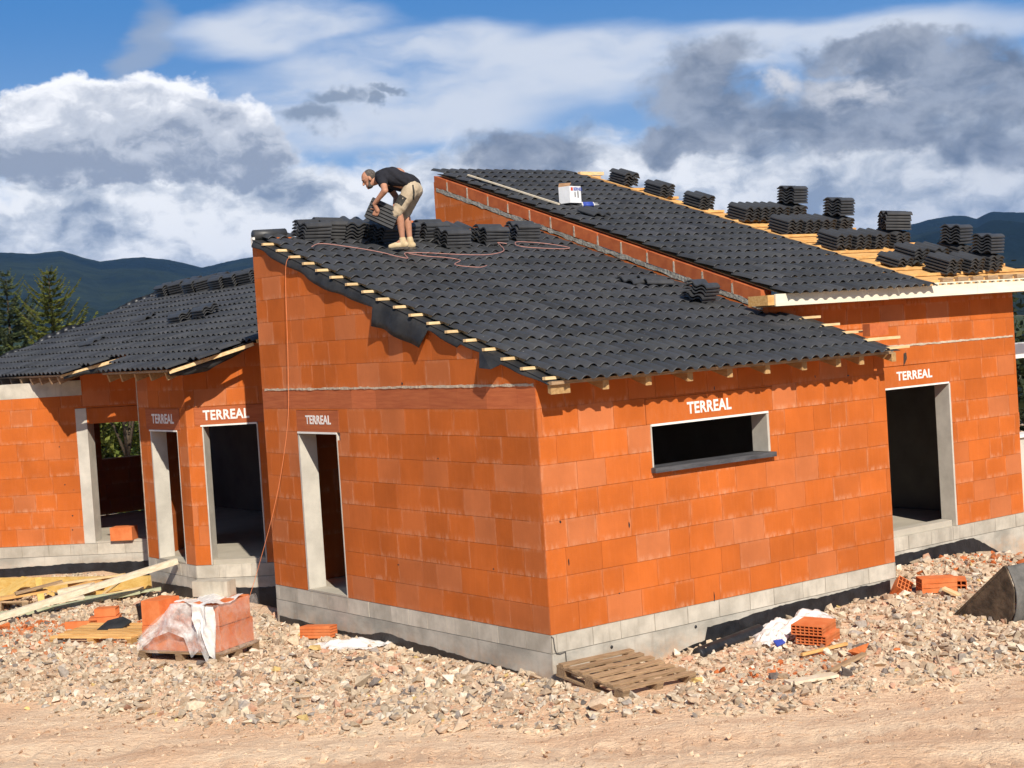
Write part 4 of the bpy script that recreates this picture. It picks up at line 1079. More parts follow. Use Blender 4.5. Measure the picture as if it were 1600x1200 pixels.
# upper roof, on bare battens
GB_ = "dark tiles stacked on the bare battens of the upper roof"
def on_b(x, y, lift=.012): return Vector((x, y, PB(y)))+NA*lift
for (x, y, d) in ((8.22, 7.75, "the highest lone stack on the bare battens"), (8.16, 6.80, "the middle lone stack on the bare battens"), (8.20, 5.90, "the lowest lone stack on the bare battens")):
    stack(on_b(x, y), UA, NA, 5, d, GB_)
rows = [("topmost", 5.05, (8.36, 8.72, 9.06), 9.52), ("second", 4.15, (8.36, 8.76, 9.14), 9.62), ("third", 3.15, (8.34, 8.78, 9.22), 9.76), ("fourth", 2.22, (8.44, 8.96, 9.42), 10.06), ("lowest", 1.62, (8.94, 9.46), 10.00)]
WORDS = ("left", "middle", "right")
for (rn, y, xs, xd) in rows:
    for k, x in enumerate(xs):
        nn = 3 if (rn == "fourth" and k == 0) else 5
        stack(on_b(x, y + (-.12 if nn == 3 else 0)), UA, NA, nn, "the %s low stack in the %s row on the battens" % (WORDS[k] if len(xs) == 3 else ("left", "right")[k], rn), GB_)
    stack(on_b(xd, y+.05), UA, NA, 5, "the lower half of the tall stack ending the %s row" % rn, GB_)
    zz = NA.lerp(Vector((0, 0, 1)), .55).normalized()
    stack(on_b(xd, y+.05)+NA*(5*TPITCH+.012), Vector((.98, .18 if rn != "third" else -.5, 0)), zz, 6, "the crosswise upper half of the tall stack ending the %s row" % rn, GB_)
# wing roof
def on_c(x, y, lift=.052): return Vector((x, y, PC(x)))+NC*lift
GC_ = "dark tiles lined up along the wing roof ridge"
CW = ["first", "second", "third", "fourth", "fifth", "sixth", "seventh", "eighth", "ninth"]
for k, y in enumerate((17.55, 17.05, 16.62, 16.22, 15.80, 15.42, 15.02, 14.60, 14.18)):
    Xd = Quaternion(NC, R((0, 14, -8, 4, 24, -5, 6, 0, 10)[k])) @ Vector((0, 1, 0))
    stack(on_c(4.16+.10*((k*7) % 3-1), y), Xd, NC, 5, "the %s stack from the left on the wing roof ridge" % CW[k], GC_)
stack(on_c(2.02, 12.62, .06), Quaternion(NC, R(6)) @ Vector((0, 1, 0)), NC, 3, "the left half of the low pile on the wing roof", "tiles in the low pile on the wing roof")
stack(on_c(2.22, 12.05, .075), Quaternion(NC, R(4)) @ Vector((0, 1, 0)), NC, 3, "the right half of the low pile on the wing roof", "tiles in the low pile on the wing roof")
stack(on_c(2.35, 15.0, .06), Quaternion(NC, R(20)) @ Vector((0, 1, 0)), NC, 1, "loose tile lying high on the wing roof left of the low pile", None, 0)
stack(on_c(1.15, 14.6, .06), Quaternion(NC, R(14)) @ Vector((0, 1, 0)), NC, 1, "loose tile lying low on the wing roof near the notch", None, 0)
stack(on_b(5.42, 5.30, .07), UA, NA, 1, "loose tile lying below the white box on the upper roof", None, 0)

# ================================================================== things on the roofs
bx = thing("cardboard_box", "white cardboard box with blue lettering standing open on the upper roof", "box", on_b(5.60, 6.05, .05), R(12))
w, dd, h = .28, .22, .26
mb = MB()
for lo, hi in (((-w/2, -dd/2, 0), (w/2, -dd/2+.006, h)), ((-w/2, dd/2-.006, 0), (w/2, dd/2, h)), ((-w/2, -dd/2+.006, 0), (-w/2+.006, dd/2-.006, h)), ((w/2-.006, -dd/2+.006, 0), (w/2, dd/2-.006, h)), ((-w/2+.006, -dd/2+.006, 0), (w/2-.006, dd/2-.006, .006))): mb.box(lo, hi)
mb.obj("carton", M['white_card'], bx)
M['card_brown'] = simple("brown_cardboard", (.36, .20, .10), (.46, .27, .15), 8, .85, .1)
mb = MB(); mb.box((-w/2+.01, -dd/2+.01, .22), (w/2-.01, dd/2-.01, .235)); mb.obj("contents", M['card_brown'], bx)
mb = MB(); mb.prism([(-w/2, -dd/2, h), (-w/2, dd/2, h), (-w/2+.02, dd/2, h+.06), (-w/2+.05, -dd/2, h+.05)], (.004, 0, 0)); mb.obj("flap", M['card_brown'], bx)
def text_mesh(txt, width, height, mat, name, parent, mtx):
    cd = bpy.data.curves.new(name, 'FONT'); cd.body = txt; cd.size = 1.0; cd.extrude = .01; cd.offset = .02
    tmp = bpy.data.objects.new("text_tmp", cd); COL.objects.link(tmp); bpy.context.view_layer.update()
    me = bpy.data.meshes.new_from_object(tmp.evaluated_get(bpy.context.evaluated_depsgraph_get())); bpy.data.objects.remove(tmp)
    co = np.empty(len(me.vertices)*3); me.vertices.foreach_get('co', co); co = co.reshape(-1, 3); co[:, :2] -= co[:, :2].min(0); mx = co[:, :2].max(0)
    out = [mtx @ Vector((p[0]/mx[0]*width, p[1]/mx[1]*height, p[2]*.1)) for p in co]
    me.vertices.foreach_set('co', np.array([tuple(q) for q in out]).ravel()); me.materials.clear(); me.materials.append(M[mat]); me.update()
    o = bpy.data.objects.new(name, me); COL.objects.link(o); o.parent = parent; return o
FRONT = Matrix(((1, 0, 0, 0), (0, 0, -1, 0), (0, 1, 0, 0), (0, 0, 0, 1)))   # text plane x/z facing -y
text_mesh("BERNER", .21, .05, 'blue', "lettering", bx, Matrix.Translation((-w/2+.10, -dd/2-.002, h-.07)) @ FRONT)
mb = MB(); mb.box((-w/2+.03, -dd/2-.003, h-.072), (-w/2+.08, -dd/2-.0005, h-.02)); mb.obj("logo_square", M['red'], bx)
mb = MB(); mb.box((-.02, -dd/2-.003, .09), (.0, -dd/2-.0005, .17)); mb.box((.05, -dd/2-.003, .08), (.075, -dd/2-.0005, .18)); mb.obj("printed_marks", M['steel'], bx)
for k, (x, y, a, d) in enumerate(((5.84, 5.93, -8, "upper"), (5.76, 5.82, -12, "lower"))):
    cgt = thing("sealant_cartridge", "blue and white sealant cartridge beside the white box, the %s of the pair" % d, "cartridge", on_b(x, y, .075), R(a), "sealant cartridges")
    mb = MB(); mb.tube([(-.10, 0, 0), (.09, 0, -.0)], .026, 12); mb.obj("body", M['blue'], cgt)
    mb = MB(); mb.tube([(-.07, 0, 0.001), (.06, 0, .001)], .0265, 12); mb.obj("label_band", M['blue'], cgt)
    mb = MB(); mb.tube([(.09, 0, 0), (.105, 0, 0), (.11, 0, 0), (.19, 0, 0)], [.026, .022, .011, .005], 10); mb.obj("nozzle", M['white'], cgt)
    mb = MB(); mb.tube([(-.104, 0, 0), (-.10, 0, 0)], .0275, 12); mb.obj("end_cap", M['white'], cgt)
st = thing("timber_strip", "long pale timber strip lying along the gable edge of the upper roof", "timber strip")
mb = MB(); mb.beam(on_b(5.10, 8.05, .085), on_b(5.20, 5.85, .085), .035, .022); mb.obj("strip", M['wood_pale'], st)
tl = thing("drill_tool", "small orange and white tool lying on the front roof ridge behind the worker", "tool", (2.62, 6.06, PA(6.05)+.10), R(30))
mb = MB(); mb.tube([(-.09, 0, .05), (-.06, 0, .05), (.04, 0, .05), (.07, 0, .05)], [.03, .045, .045, .03], 10); mb.obj("motor_housing", M['brick'], tl)
mb = MB(); mb.tube([(.07, 0, .05), (.12, 0, .05), (.20, 0, .05)], [.028, .02, .008], 10); mb.obj("chuck", M['white'], tl)
mb = MB(); mb.box((-.05, -.02, -.06), (.0, .02, .03)); mb.box((-.07, -.03, -.09), (.03, .03, -.06)); mb.obj("grip", M['black'], tl)
# cords
def cord(name, label, cat, pts, rad, mat, sub=6):
    P = [Vector(p) for p in pts]; out = []
    for i in range(len(P)-1):
        a, b3, c3, d3 = P[max(i-1, 0)], P[i], P[i+1], P[min(i+2, len(P)-1)]
        for s in range(sub):
            u = s/sub
            out.append(.5*((2*b3)+(c3-a)*u+(2*a-5*b3+4*c3-d3)*u*u+(3*b3-a-3*c3+d3)*u**3))
    out.append(P[-1]); mb = MB(); mb.tube(out, rad, 6); o = mb.obj(name, M[mat]); return tag(o, label, cat)
def ra(x, y, l=.085): return tuple(on_a(x, y, l))
cord("air_hose", "pink air hose snaking across the front roof tiles past the worker's boot", "hose",
     [ra(.36, 5.10), ra(.62, 5.25), ra(1.0, 4.95), ra(1.2, 4.70), ra(1.27, 4.52), ra(1.38, 4.38), ra(1.46, 4.55), ra(1.56, 4.66), ra(1.9, 4.62), ra(2.3, 4.50), ra(2.75, 4.45), ra(3.15, 4.62), ra(3.35, 4.95), ra(3.42, 5.10), ra(3.52, 5.02)], .0065, 'cord')
cord("air_hose", "loop of pink hose lying right of the tile stacks on the front roof", "hose",
     [ra(3.62, 4.95), ra(3.80, 5.12), ra(4.2, 4.98), ra(4.42, 4.72), ra(4.2, 4.66), ra(3.7, 4.80), ra(3.62, 4.95)], .006, 'cord')
cord("air_hose", "short pink hose tail lying below the worker's boot on the tiles", "hose",
     [ra(1.56, 4.62), ra(1.75, 4.45), ra(1.98, 4.36), ra(2.1, 4.20), ra(1.86, 3.98), ra(2.12, 3.82), ra(2.32, 3.90)], .006, 'cord')
cord("string_line", "thin orange string hanging from the gable battens down the tall clay wall", "string",
     [(-.04, 4.95, PA(4.95)), (-.07, 5.02, PA(4.95)-.10), (-.08, 5.06, 3.9), (-.085, 5.12, 3.0), (-.10, 5.22, 2.2), (-.22, 5.46, 1.2), (-.42, 5.86, .1), (-.55, 6.1, -.46)], .0035, 'orange_line')

# ================================================================== the roofer
def remeshed(mb, name, mat, parent, voxel, smooth=4, fac=.5):
    me = mb.mesh(name+"_raw", mat); o = bpy.data.objects.new(name+"_raw", me); COL.objects.link(o)
    md = o.modifiers.new("r", 'REMESH'); md.mode = 'VOXEL'; md.voxel_size = voxel
    ms = o.modifiers.new("s", 'SMOOTH'); ms.iterations = smooth; ms.factor = fac
    bpy.context.view_layer.update()
    new = bpy.data.meshes.new_from_object(o.evaluated_get(bpy.context.evaluated_depsgraph_get()))
    bpy.data.objects.remove(o); bpy.data.meshes.remove(me)
    new.name = name; new.materials.clear(); new.materials.append(mat)
    new.polygons.foreach_set('use_smooth', [True]*len(new.polygons))
    o = bpy.data.objects.new(name, new); COL.objects.link(o); o.parent = parent; return o
def creases(o, amp, sc, seed):
    me = o.data; n = len(me.vertices); co = np.empty(n*3); me.vertices.foreach_get('co', co); co = co.reshape(-1, 3)
    no = np.empty(n*3); me.vertices.foreach_get('normal', no); no = no.reshape(-1, 3)
    u = co[:, 0]*sc+co[:, 2]*sc*.8+seed; v = co[:, 1]*sc*.8-co[:, 2]*sc*.5+seed*2
    d = 1-2*np.abs(2*fbm(u, v, 3)); d = d-d.mean()
    co += no*(d*amp)[:, None]; me.vertices.foreach_set('co', co.ravel()); me.update()
FOOT = Vector((1.66, 4.93, PA(4.93)+.062))
man = thing("person", "roofer in black t-shirt and beige shorts bending over a load of tiles", "person", FOOT)
LV = Vector((-.799, .601, 0)); NV = Vector((-.601, -.799, 0)); ZV = Vector((0, 0, 1))
def J(l, n, z): return LV*l+NV*n+ZV*z
head = J(.362, .0, .975); HU = (LV*.50+ZV*.86).normalized(); HF = (LV*.86-ZV*.50).normalized(); HS = NV
HM = Matrix((HF, HS, HU)).transposed()
def H(f, s, u): return head+HF*f+HS*s+HU*u
shN, shF = J(.175, .185, .955), J(.165, -.185, .955)
elN, elF = J(.135, .36, .775), J(.03, -.30, .735)
wrN, wrF = J(.300, .245, .615), J(.055, -.10, .575)
hipN, hipF = J(-.215, .105, .80), J(-.235, -.105, .80)
knN, knF = J(-.005, .12, .515), J(-.085, -.13, .50)
anN, anF = J(-.04, .10, .115), J(-.125, -.12, .125)
body = MB()
body.ellipsoid(H(-.005, 0, .028), (.098, .076, .098), HM); body.ellipsoid(H(.028, 0, -.05), (.060, .056, .062), HM)
body.capsule(H(.088, 0, .018), H(.108, 0, -.020), .010, .016); body.ellipsoid(H(.082, 0, -.062), (.016, .026, .010), HM); body.ellipsoid(H(.070, 0, -.092), (.026, .03, .02), HM)
for s in (-1, 1): body.ellipsoid(H(-.012, s*.079, -.006), (.020, .010, .032), HM)
body.ellipsoid(H(.078, 0, .040), (.022, .055, .010), HM)
body.capsule(H(-.03, 0, -.06), J(.205, 0, .985), .056, .070)
body.capsule(J(.17, 0, .985), J(-.02, 0, .985), .12, .125); body.capsule(J(.15, .09, .97), J(-.17, .07, .89), .10, .10); body.capsule(J(.15, -.09, .97), J(-.17, -.07, .89), .10, .10)
body.capsule(J(-.14, 0, .90), J(-.21, 0, .83), .12, .12)
for (sh, e_, w_) in ((shN, elN, wrN), (shF, elF, wrF)):
    body.capsule(sh, e_, .056, .043); body.capsule(e_, w_, .045, .027)
for (hp, k_, a_) in ((hipN, knN, anN), (hipF, knF, anF)):
    body.capsule(hp, k_, .092, .060); body.capsule(k_, k_.lerp(a_, .35)-LV*.012, .056, .055); body.capsule(k_.lerp(a_, .35)-LV*.012, a_, .054, .034)
    body.capsule(a_, a_+LV*.12-ZV*.075, .036, .030)
def hand(wrist, palm, knuckle_axis, dirs, nrm, thumb):
    body.capsule(wrist, palm, .026, .034)
    for k, (L1, L2, bend) in enumerate(((.040, .038, .9), (.045, .042, 1.0), (.042, .040, 1.1), (.034, .030, 1.2))):
        o = palm+knuckle_axis*(.030-.021*k)+dirs*.030
        body.capsule(palm+knuckle_axis*(.018-.013*k), o, .014, .0100)
        mid_ = o+(dirs*.95-nrm*.25*bend).normalized()*L1; body.capsule(o, mid_, .0100, .0092)
        body.capsule(mid_, mid_+(dirs*.35-nrm*.95*bend).normalized()*L2, .0092, .0080)
    t0 = palm+knuckle_axis*.034; t1 = t0+(knuckle_axis*.6+thumb*.7).normalized()*.042; body.capsule(palm+knuckle_axis*.01, t0, .016, .013); body.capsule(t0, t1, .013, .010); body.capsule(t1, t1+(thumb*.9+dirs*.3).normalized()*.034, .010, .0085)
PKX = (-LV*.885-ZV*.465).normalized(); PKZ = (-LV*.465+ZV*.885).normalized(); PKY = PKZ.cross(PKX)
PK = J(.262, .02, .375)
palmN = PK - PKX*.075 + NV*.190 + PKZ*.135
hand(wrN, palmN, LV.lerp(ZV, .3).normalized(), (-PKZ*.9+LV*.1).normalized(), NV, (LV*.6+PKZ*.2-NV*.4).normalized())
palmF = PK + PKX*.215 - NV*.02 + PKZ*.16
hand(wrF, palmF, -NV, (-PKZ*.85-LV*.15).normalized(), -LV, (PKZ*.3-NV*.5+LV*.5).normalized())
remeshed(body, "body", M['skin'], man, .0072, 3)
eyes = MB()
for s in (-1, 1): eyes.ellipsoid(H(.083, s*.031, .020), (.007, .011, .007), HM)
eyes.obj("eyes", M['black'], man)
hair = MB(); hair.ellipsoid(H(-.030, 0, .036), (.092, .0785, .093), HM); hr_ = remeshed(hair, "hair", M['hair'], man, .009, 2)
brd = MB(); brd.ellipsoid(H(.040, 0, -.082), (.048, .055, .036), HM)
for s in (-1, 1): brd.capsule(H(.01, s*.052, -.02), H(.05, s*.040, -.085), .016, .018)
remeshed(brd, "beard", M['hair'], man, .008, 2)
sh = MB()
sh.capsule(J(.215, 0, .995), J(.13, 0, .995), .085, .125)
for n_ in (-.10, 0, .10):
    sh.capsule(J(.165, n_, .985), J(.03, n_, .985), .118, .128); sh.capsule(J(.03, n_, .975), J(-.18, n_*.8, .895), .128, .112)
sh.capsule(J(.06, .04, .90), J(-.06, .02, .86), .085, .085)
sh.capsule(J(-.17, .06, .90), J(-.215, .06, .865), .112, .112); sh.capsule(J(-.17, -.06, .90), J(-.215, -.06, .865), .112, .112)
for (s_, e_) in ((shN, elN), (shF, elF)): sh.capsule(s_+ZV*.005, s_.lerp(e_, .42), .074, .066)
creases(remeshed(sh, "t_shirt", M['shirt'], man, .011, 5), .012, 8, 1)
so = MB()
so.capsule(J(-.195, .06, .855), J(-.235, .06, .79), .118, .118); so.capsule(J(-.195, -.06, .855), J(-.235, -.06, .79), .118, .118)
for (hp, k_) in ((hipN, knN), (hipF, knF)): so.capsule(hp, hp.lerp(k_, .55), .116, .098); so.capsule(hp.lerp(k_, .5), k_.lerp(hp, -.12), .098, .080)
creases(remeshed(so, "shorts", M['shorts'], man, .010, 4), .007, 9, 4)
pk_ = MB(); q = hipN.lerp(knN, .62); dth = (knN-hipN).normalized(); fr = (LV*.55+NV*.62+ZV*.35).normalized(); fr = (fr-dth*fr.dot(dth)).normalized(); sd = dth.cross(fr)
for k in range(5):
    pass
cols = []
for i in range(7):
    a = -1.0+2.0*i/6; rad = .103
    cols.append([q+dth*(-.065+.13*j/3)+(fr*math.cos(a)+sd*math.sin(a))*(rad-.004*j) for j in range(4)])
for i in range(6):
    for j in range(3): pk_.add([cols[i][j], cols[i+1][j], cols[i+1][j+1], cols[i][j+1]], [(0, 1, 2, 3)])
o = pk_.obj("pocket_patch", M['pad'], man); o.modifiers.new("t", 'SOLIDIFY').thickness = .008
for (a_, nm) in ((anN, "boot"), (anF, "boot")):
    bt = MB(); base_ = Vector((a_.x, a_.y, 0)); zb_ = .032
    bt.capsule(a_+ZV*.015, base_+ZV*.07-LV*.005, .047, .052); bt.capsule(base_+ZV*.055-LV*.035, base_+LV*.10+ZV*.05, .045, .046); bt.capsule(base_+LV*.10+ZV*.048, base_+LV*.165+ZV*.040, .046, .036)
    o = remeshed(bt, "boot", M['boot'], man, .009, 3)
    so_ = MB()
    for (l0, w0) in ((-.085, .030), (.0, .044), (.09, .050), (.16, .044), (.195, .026)): pass
    pts = [(-.090, .0), (-.075, .034), (0, .042), (.09, .050), (.16, .045), (.200, .018), (.200, -.018), (.16, -.045), (.09, -.048), (0, -.040), (-.075, -.034)]
    lc = MB()
    for q_ in range(4): lc.tube([base_+LV*(.045+.026*q_)+NV*.030+ZV*(.094-.008*q_), base_+LV*(.05+.026*q_)+ZV*(.102-.009*q_), base_+LV*(.045+.026*q_)-NV*.030+ZV*(.094-.008*q_)], .004, 5)
    lc.obj("laces", M['pad'], o)
    so_.prism([base_+LV*p[0]+NV*p[1]-ZV*.004 for p in pts], (0, 0, .026)); so_.obj("sole", M['rubber'], o)
belt = MB(); belt.tube([J(-.205, 0, .855)+(LV*.62+ZV*.78)*(.128*math.cos(a))*.95+NV*(.185*math.sin(a)) for a in np.linspace(0, 2*math.pi, 40)], .012, 6); belt.obj("belt", M['pad'], man)
stp = MB(); stp.tube([hipN+NV*.112+ZV*.04-LV*.02, hipN+NV*.125-ZV*.06-LV*.03, hipN+NV*.118-ZV*.16-LV*.015], .011, 6); stp.obj("tool_loop", M['pad'], man)
# the load he holds: six tiles
wM = Matrix.Translation(FOOT)
for k in range(6):
    p = FOOT+PK+PKZ*(k*TPITCH-.01)
    tile_obj(p, PKX, PKZ, "%s tile of the load held in the roofer's hands" % (ORD[5-k] if k else "bottom"), "tiles held by the roofer")

# ================================================================== site clutter on the ground
def gz(x, y): return float(ground_z(np.array([x], float), np.array([y], float))[0])
def hollow(name, label, loc, Xd, Zd, L, W_, Hh, ny, nz, group=None, tint=1.0, mat='brick'):
    """extruded clay brick open at its ends; length along local x"""
    th_ = .010; mb = MB(); mb.tint = (tint, tint, tint)
    for k in range(nz+1): z = k*(Hh-th_)/nz; mb.box((-L/2, -W_/2, z), (L/2, W_/2, z+th_))
    for k in range(ny+1): y = -W_/2+k*(W_-th_)/ny; mb.box((-L/2+.001, y, th_), (L/2-.001, y+th_, Hh-th_))
    mb.box((-.004, -W_/2+.002, .002), (.004, W_/2-.002, Hh-.002))
    o = mb.obj(name, M[mat]); place(o, loc, Xd, Zd); return tag(o, label, "brick", group)
def pallet(label, loc, Xd, Zd, Lx, Ly, mat='wood_old', nslat=7, group=None, sw=.098):
    """slats run along local x; three stringer blocks rows along y"""
    root = thing("pallet", label, "pallet", (0, 0, 0), 0, group); place(root, loc, Xd, Zd); r = random.Random(len(label))
    for k in range(nslat):
        y = -Ly/2+(Ly-.10)*k/(nslat-1); mb = MB(); tv = r.uniform(.8, 1.2); mb.tint = (tv, tv*.98, tv*.95)
        mb.box((-Lx/2+r.uniform(-.012, .012), y+r.uniform(-.004, .004), .118), (Lx/2+r.uniform(-.012, .012), y+sw, .140)); mb.obj("deck_slat", M[mat], root)
    for x in (-Lx/2+.05, 0, Lx/2-.05):
        mb = MB(); tv = r.uniform(.7, 1.0); mb.tint = (tv, tv, tv); mb.box((x-.048, -Ly/2, .094), (x+.048, Ly/2, .1165)); mb.obj("stringer_board", M[mat], root)
        for y in (-Ly/2+.07, 0, Ly/2-.07):
            mb = MB(); mb.tint = (tv*.9,)*3; mb.box((x-.047, y-.065, .023), (x+.047, y+.065, .093)); mb.obj("block", M[mat], root)
        mb = MB(); mb.tint = (tv,)*3; mb.box((x-.05, -Ly/2, 0), (x+.05, Ly/2, .0215)); mb.obj("base_board", M[mat], root)
    return root
pallet("empty weathered pallet leaning on rubble by the near house corner", (.43, -.66, -.47), (1, .02, -.02), (.02, -.13, 1), 1.02, 1.04, nslat=7, sw=.078)
lx = Vector((.46, -.888, 0)); ly = Vector((.888, .46, 0))
pallet("brown wooden pallet lying flat with a black scrap on top", (-2.02, 6.95, -.53), (.55, -.83, 0), (0, 0, 1), 1.25, .95, 'wood_raw', 6).rotation_mode
PW = Vector((-1.78, 4.78, -.515))
pallet("pallet carrying the clay blocks wrapped in torn plastic", PW, lx, (0, 0, 1), 1.2, .84, 'wood_old', 6)
# blocks on the pallet
def clay_block(label, c, hx, hy, hz, tint=1.0, slots=False, group="clay blocks on the wrapped pallet"):
    mb = MB(); mb.tint = (tint,)*3
    e = .004
    mb.box((-hx+e, -hy, e), (hx-e, hy, hz-e)); mb.box((-hx, -hy+e, e*1.1), (hx, hy-e, hz-e*1.1)); mb.box((-hx+e*1.2, -hy+e*1.2, 0), (hx-e*1.2, hy-e*1.2, hz))
    o = mb.obj("clay_block", M['brick']); place(o, PW+lx*c[0]+ly*c[1]+Vector((0, 0, .141+c[2])), lx, (0, 0, 1)); tag(o, label, "block", group)
    return o
for k, cx in enumerate((-.375, .0, .375)):
    for j, cy in enumerate((-.19, .19)):
        clay_block("lower clay block %s of the %s pair on the wrapped pallet" % (("facing the track", "facing the house")[j], ("left", "middle", "right")[k]), (cx, cy, 0), .184, .186, .30, 1-.06*((k+j) % 2))
clay_block("upper clay block at the left end of the wrapped pallet", (-.42, -.16, .302), .14, .20, .30, 1.08)
clay_block("upper slotted clay block left of the plastic, set back on the pallet", (-.17, -.06, .302), .10, .20, .24, 1.12)
clay_block("narrow upper clay block half under the plastic", (.06, -.03, .302), .11, .24, .26, 1.1)
clay_block("upper clay block under the plastic at the right of the pallet", (.38, .0, .302), .19, .32, .28, .98)
cbk = MB(); cbk.tint = (1.0, .98, .93); cbk.box((-.25, -.10, 0), (.25, .10, .19)); o = cbk.obj("concrete_block", M['block']); place(o, PW+lx*.16+ly*.17+Vector((0, 0, .141+.585)), lx+ly*.08, (0, 0, 1)); tag(o, "grey concrete block lying on top of the wrapped pallet load", "block")
def film_sheet(name, label, pts_fn, nu, nv, mat, seed, amp=.02, cat="plastic sheet"):
    mb = MB(); V = []
    for i in range(nu+1):
        for j in range(nv+1):
            p, nn = pts_fn(i/nu, j/nv)
            d = float(fbm(np.array([i/nu*7+seed]), np.array([j/nv*5+seed*2.3]), 4)[0])
            V.append(Vector(p)+Vector(nn)*(d*amp*2))
    F = [(i*(nv+1)+j, (i+1)*(nv+1)+j, (i+1)*(nv+1)+j+1, i*(nv+1)+j+1) for i in range(nu) for j in range(nv)]
    mb.add(V, F, None, None, True); o = mb.obj(name, M[mat]); return tag(o, label, cat)
def LP(a, b3, z): return PW+lx*a+ly*b3+Vector((0, 0, .141+z))
def thin_fn(u, v):
    a = -.60+1.235*u; topz = np.interp(u, [0, .12, .3, .5, .7, 1], [.20, .30, .46, .585, .60, .60])
    return LP(a, -.405-.02*math.sin(u*9)-.05*(1-v)*0, topz*(1-v)-.02), -ly
film_sheet("plastic_sheet", "clear stretch film over the track side of the block pallet", thin_fn, 40, 16, 'film_thin', 3, .018)
def side_fn(u, v):
    return LP(.605+.03*math.sin(v*7), -.40+.80*u, .60*(1-v)-.02), lx
film_sheet("plastic_sheet", "clear stretch film over the house corner end of the block pallet", side_fn, 22, 14, 'film_thin', 5, .02)
def cloudy_fn(u, v):
    a = -.56+1.10*u
    hi = np.interp(u, [0, .25, .45, .6, .8, 1], [.16, .36, .585, .61, .60, .56]); lo = np.interp(u, [0, .2, .45, .62, .72, .86, .93, 1], [.0, .16, .26, .18, -.06, .06, -.12, .1])
    z = hi+(lo-hi)*v
    return LP(a, -.44-.03*math.sin(u*13+v*3)-.03*v, z), -ly
film_sheet("plastic_sheet", "cloudy torn plastic draped across the front of the block pallet", cloudy_fn, 60, 18, 'film', 7, .035)
def top_fn(u, v):
    a = .02+.58*u; return LP(a, -.46+.62*v, .605+.02*math.sin(u*8+v*6)-.02*u), (0, 0, 1)
film_sheet("plastic_sheet", "white crumpled plastic with print lying over the pallet load", top_fn, 24, 22, 'film_white', 9, .03)
def drop_fn(u, v):
    a = .30+.30*u; z0 = .60-.03*u; z1 = np.interp(u, [0, .3, .55, .8, 1], [.22, .30, -.02, -.10, .12]); return LP(a+.05*v, -.475-.03*math.sin(u*10+v*4)-.02*v, z0+(z1-z0)*v), -ly
film_sheet("plastic_sheet", "white tail of plastic hanging off the right corner of the pallet load", drop_fn, 22, 20, 'film_white', 12, .03)
# loose bricks
hollow("hollow_brick", "hollow clay brick with gridded end lying by the gable door plinth", (-.30, 4.42, gz(-.3, 4.42)+.02), (.55, -.80, .06), (.05, .05, 1), .42, .22, .15, 6, 4)
o2 = hollow("hollow_brick", "lower of two hollow bricks stacked in the rubble before the window", (2.98, -1.02, gz(2.98, -1.02)+.02), (.93, .33, .02), (-.02, -.04, 1), .40, .36, .11, 7, 3, "stacked hollow bricks")
o1 = hollow("hollow_brick", "upper of two hollow bricks stacked in the rubble before the window", (2.95, -.99, gz(2.98, -1.02)+.131), (.93, .36, .02), (-.02, -.04, 1), .42, .37, .11, 7, 3, "stacked hollow bricks")
hollow("hollow_brick", "hollow brick tipped on end against another by the far plinth", (5.62, -.12, gz(5.6, -.1)-.02), (-.25, -.62, .72), (-.6, .5, .5), .30, .20, .20, 3, 4)
hollow("hollow_brick", "hollow brick lying flat with square holes beside the tipped one", (5.72, -.52, gz(5.7, -.5)+.02), (.86, -.50, .04), (0, -.05, 1), .46, .20, .18, 3, 3)
hollow("hollow_brick", "clay brick pushed against the lying one before the right hand door", (6.10, -.55, gz(6.1, -.5)+.02), (.75, .65, .04), (0, -.05, 1), .30, .20, .13, 3, 2)
hollow("hollow_brick", "upper orange hollow brick near the black bucket, left foreground", (-1.62, 8.02, gz(-1.6, 8)+.125), (.8, -.6, .03), (0, 0, 1), .30, .22, .11, 5, 1, "bricks near the lumber")
hollow("hollow_brick", "lower orange hollow brick near the black bucket, left foreground", (-1.66, 8.0, gz(-1.6, 8)+.01), (.85, -.5, 0), (0, 0, 1), .42, .26, .11, 5, 1, "bricks near the lumber")
hollow("hollow_brick", "orange brick lying left of the two by the black bucket", (-2.05, 7.92, gz(-2.05, 7.9)), (.7, -.7, .05), (.1, .1, 1), .36, .26, .12, 5, 1, "bricks near the lumber", .95)
sb = MB(); sb.box((-.20, -.14, 0), (.20, .14, .23)); o = sb.obj("clay_block", M['brick']); place(o, (.83, 13.05, .032), (S2, -S2, 0), (0, 0, 1)); tag(o, "smooth clay block standing in the far left doorway", "block")
# black pot with wire handle
pt = thing("bucket", "small black mason's bucket lying in debris by the block pallet", "bucket", (-1.18, 7.70, gz(-1.18, 7.7)+.0), R(20))
mb = MB(); mb.tube([(0, 0, .0), (0, 0, .01), (.01, 0, .22), (.01, 0, .235)], [.10, .105, .14, .145], 18, cap=False); mb.tube([(0, 0, .0), (0, 0, .008)], .103, 18); o = mb.obj("pail", M['black'], pt); o.modifiers.new("t", 'SOLIDIFY').thickness = .005
mb = MB(); mb.tube([(.01+.145*math.cos(a), -.06*math.sin(a)*2.2, .22+.20*math.sin(a)) for a in np.linspace(0, math.pi, 14)], .005, 6); mb.obj("handle", M['steel'], pt)
# black scrap on the brown pallet
mb = MB(); mb.prism([(-.20, -.10, 0), (.14, -.13, .0), (.24, .04, .02), (.10, .16, .05), (-.10, .12, .03)], (0, 0, .02)); o = mb.obj("underlay_scrap", M['under']); place(o, (-1.92, 7.08, -.38), (.8, -.6, .1), (-.15, -.15, 1)); tag(o, "black scrap of underlay lying on the brown pallet", "scrap")
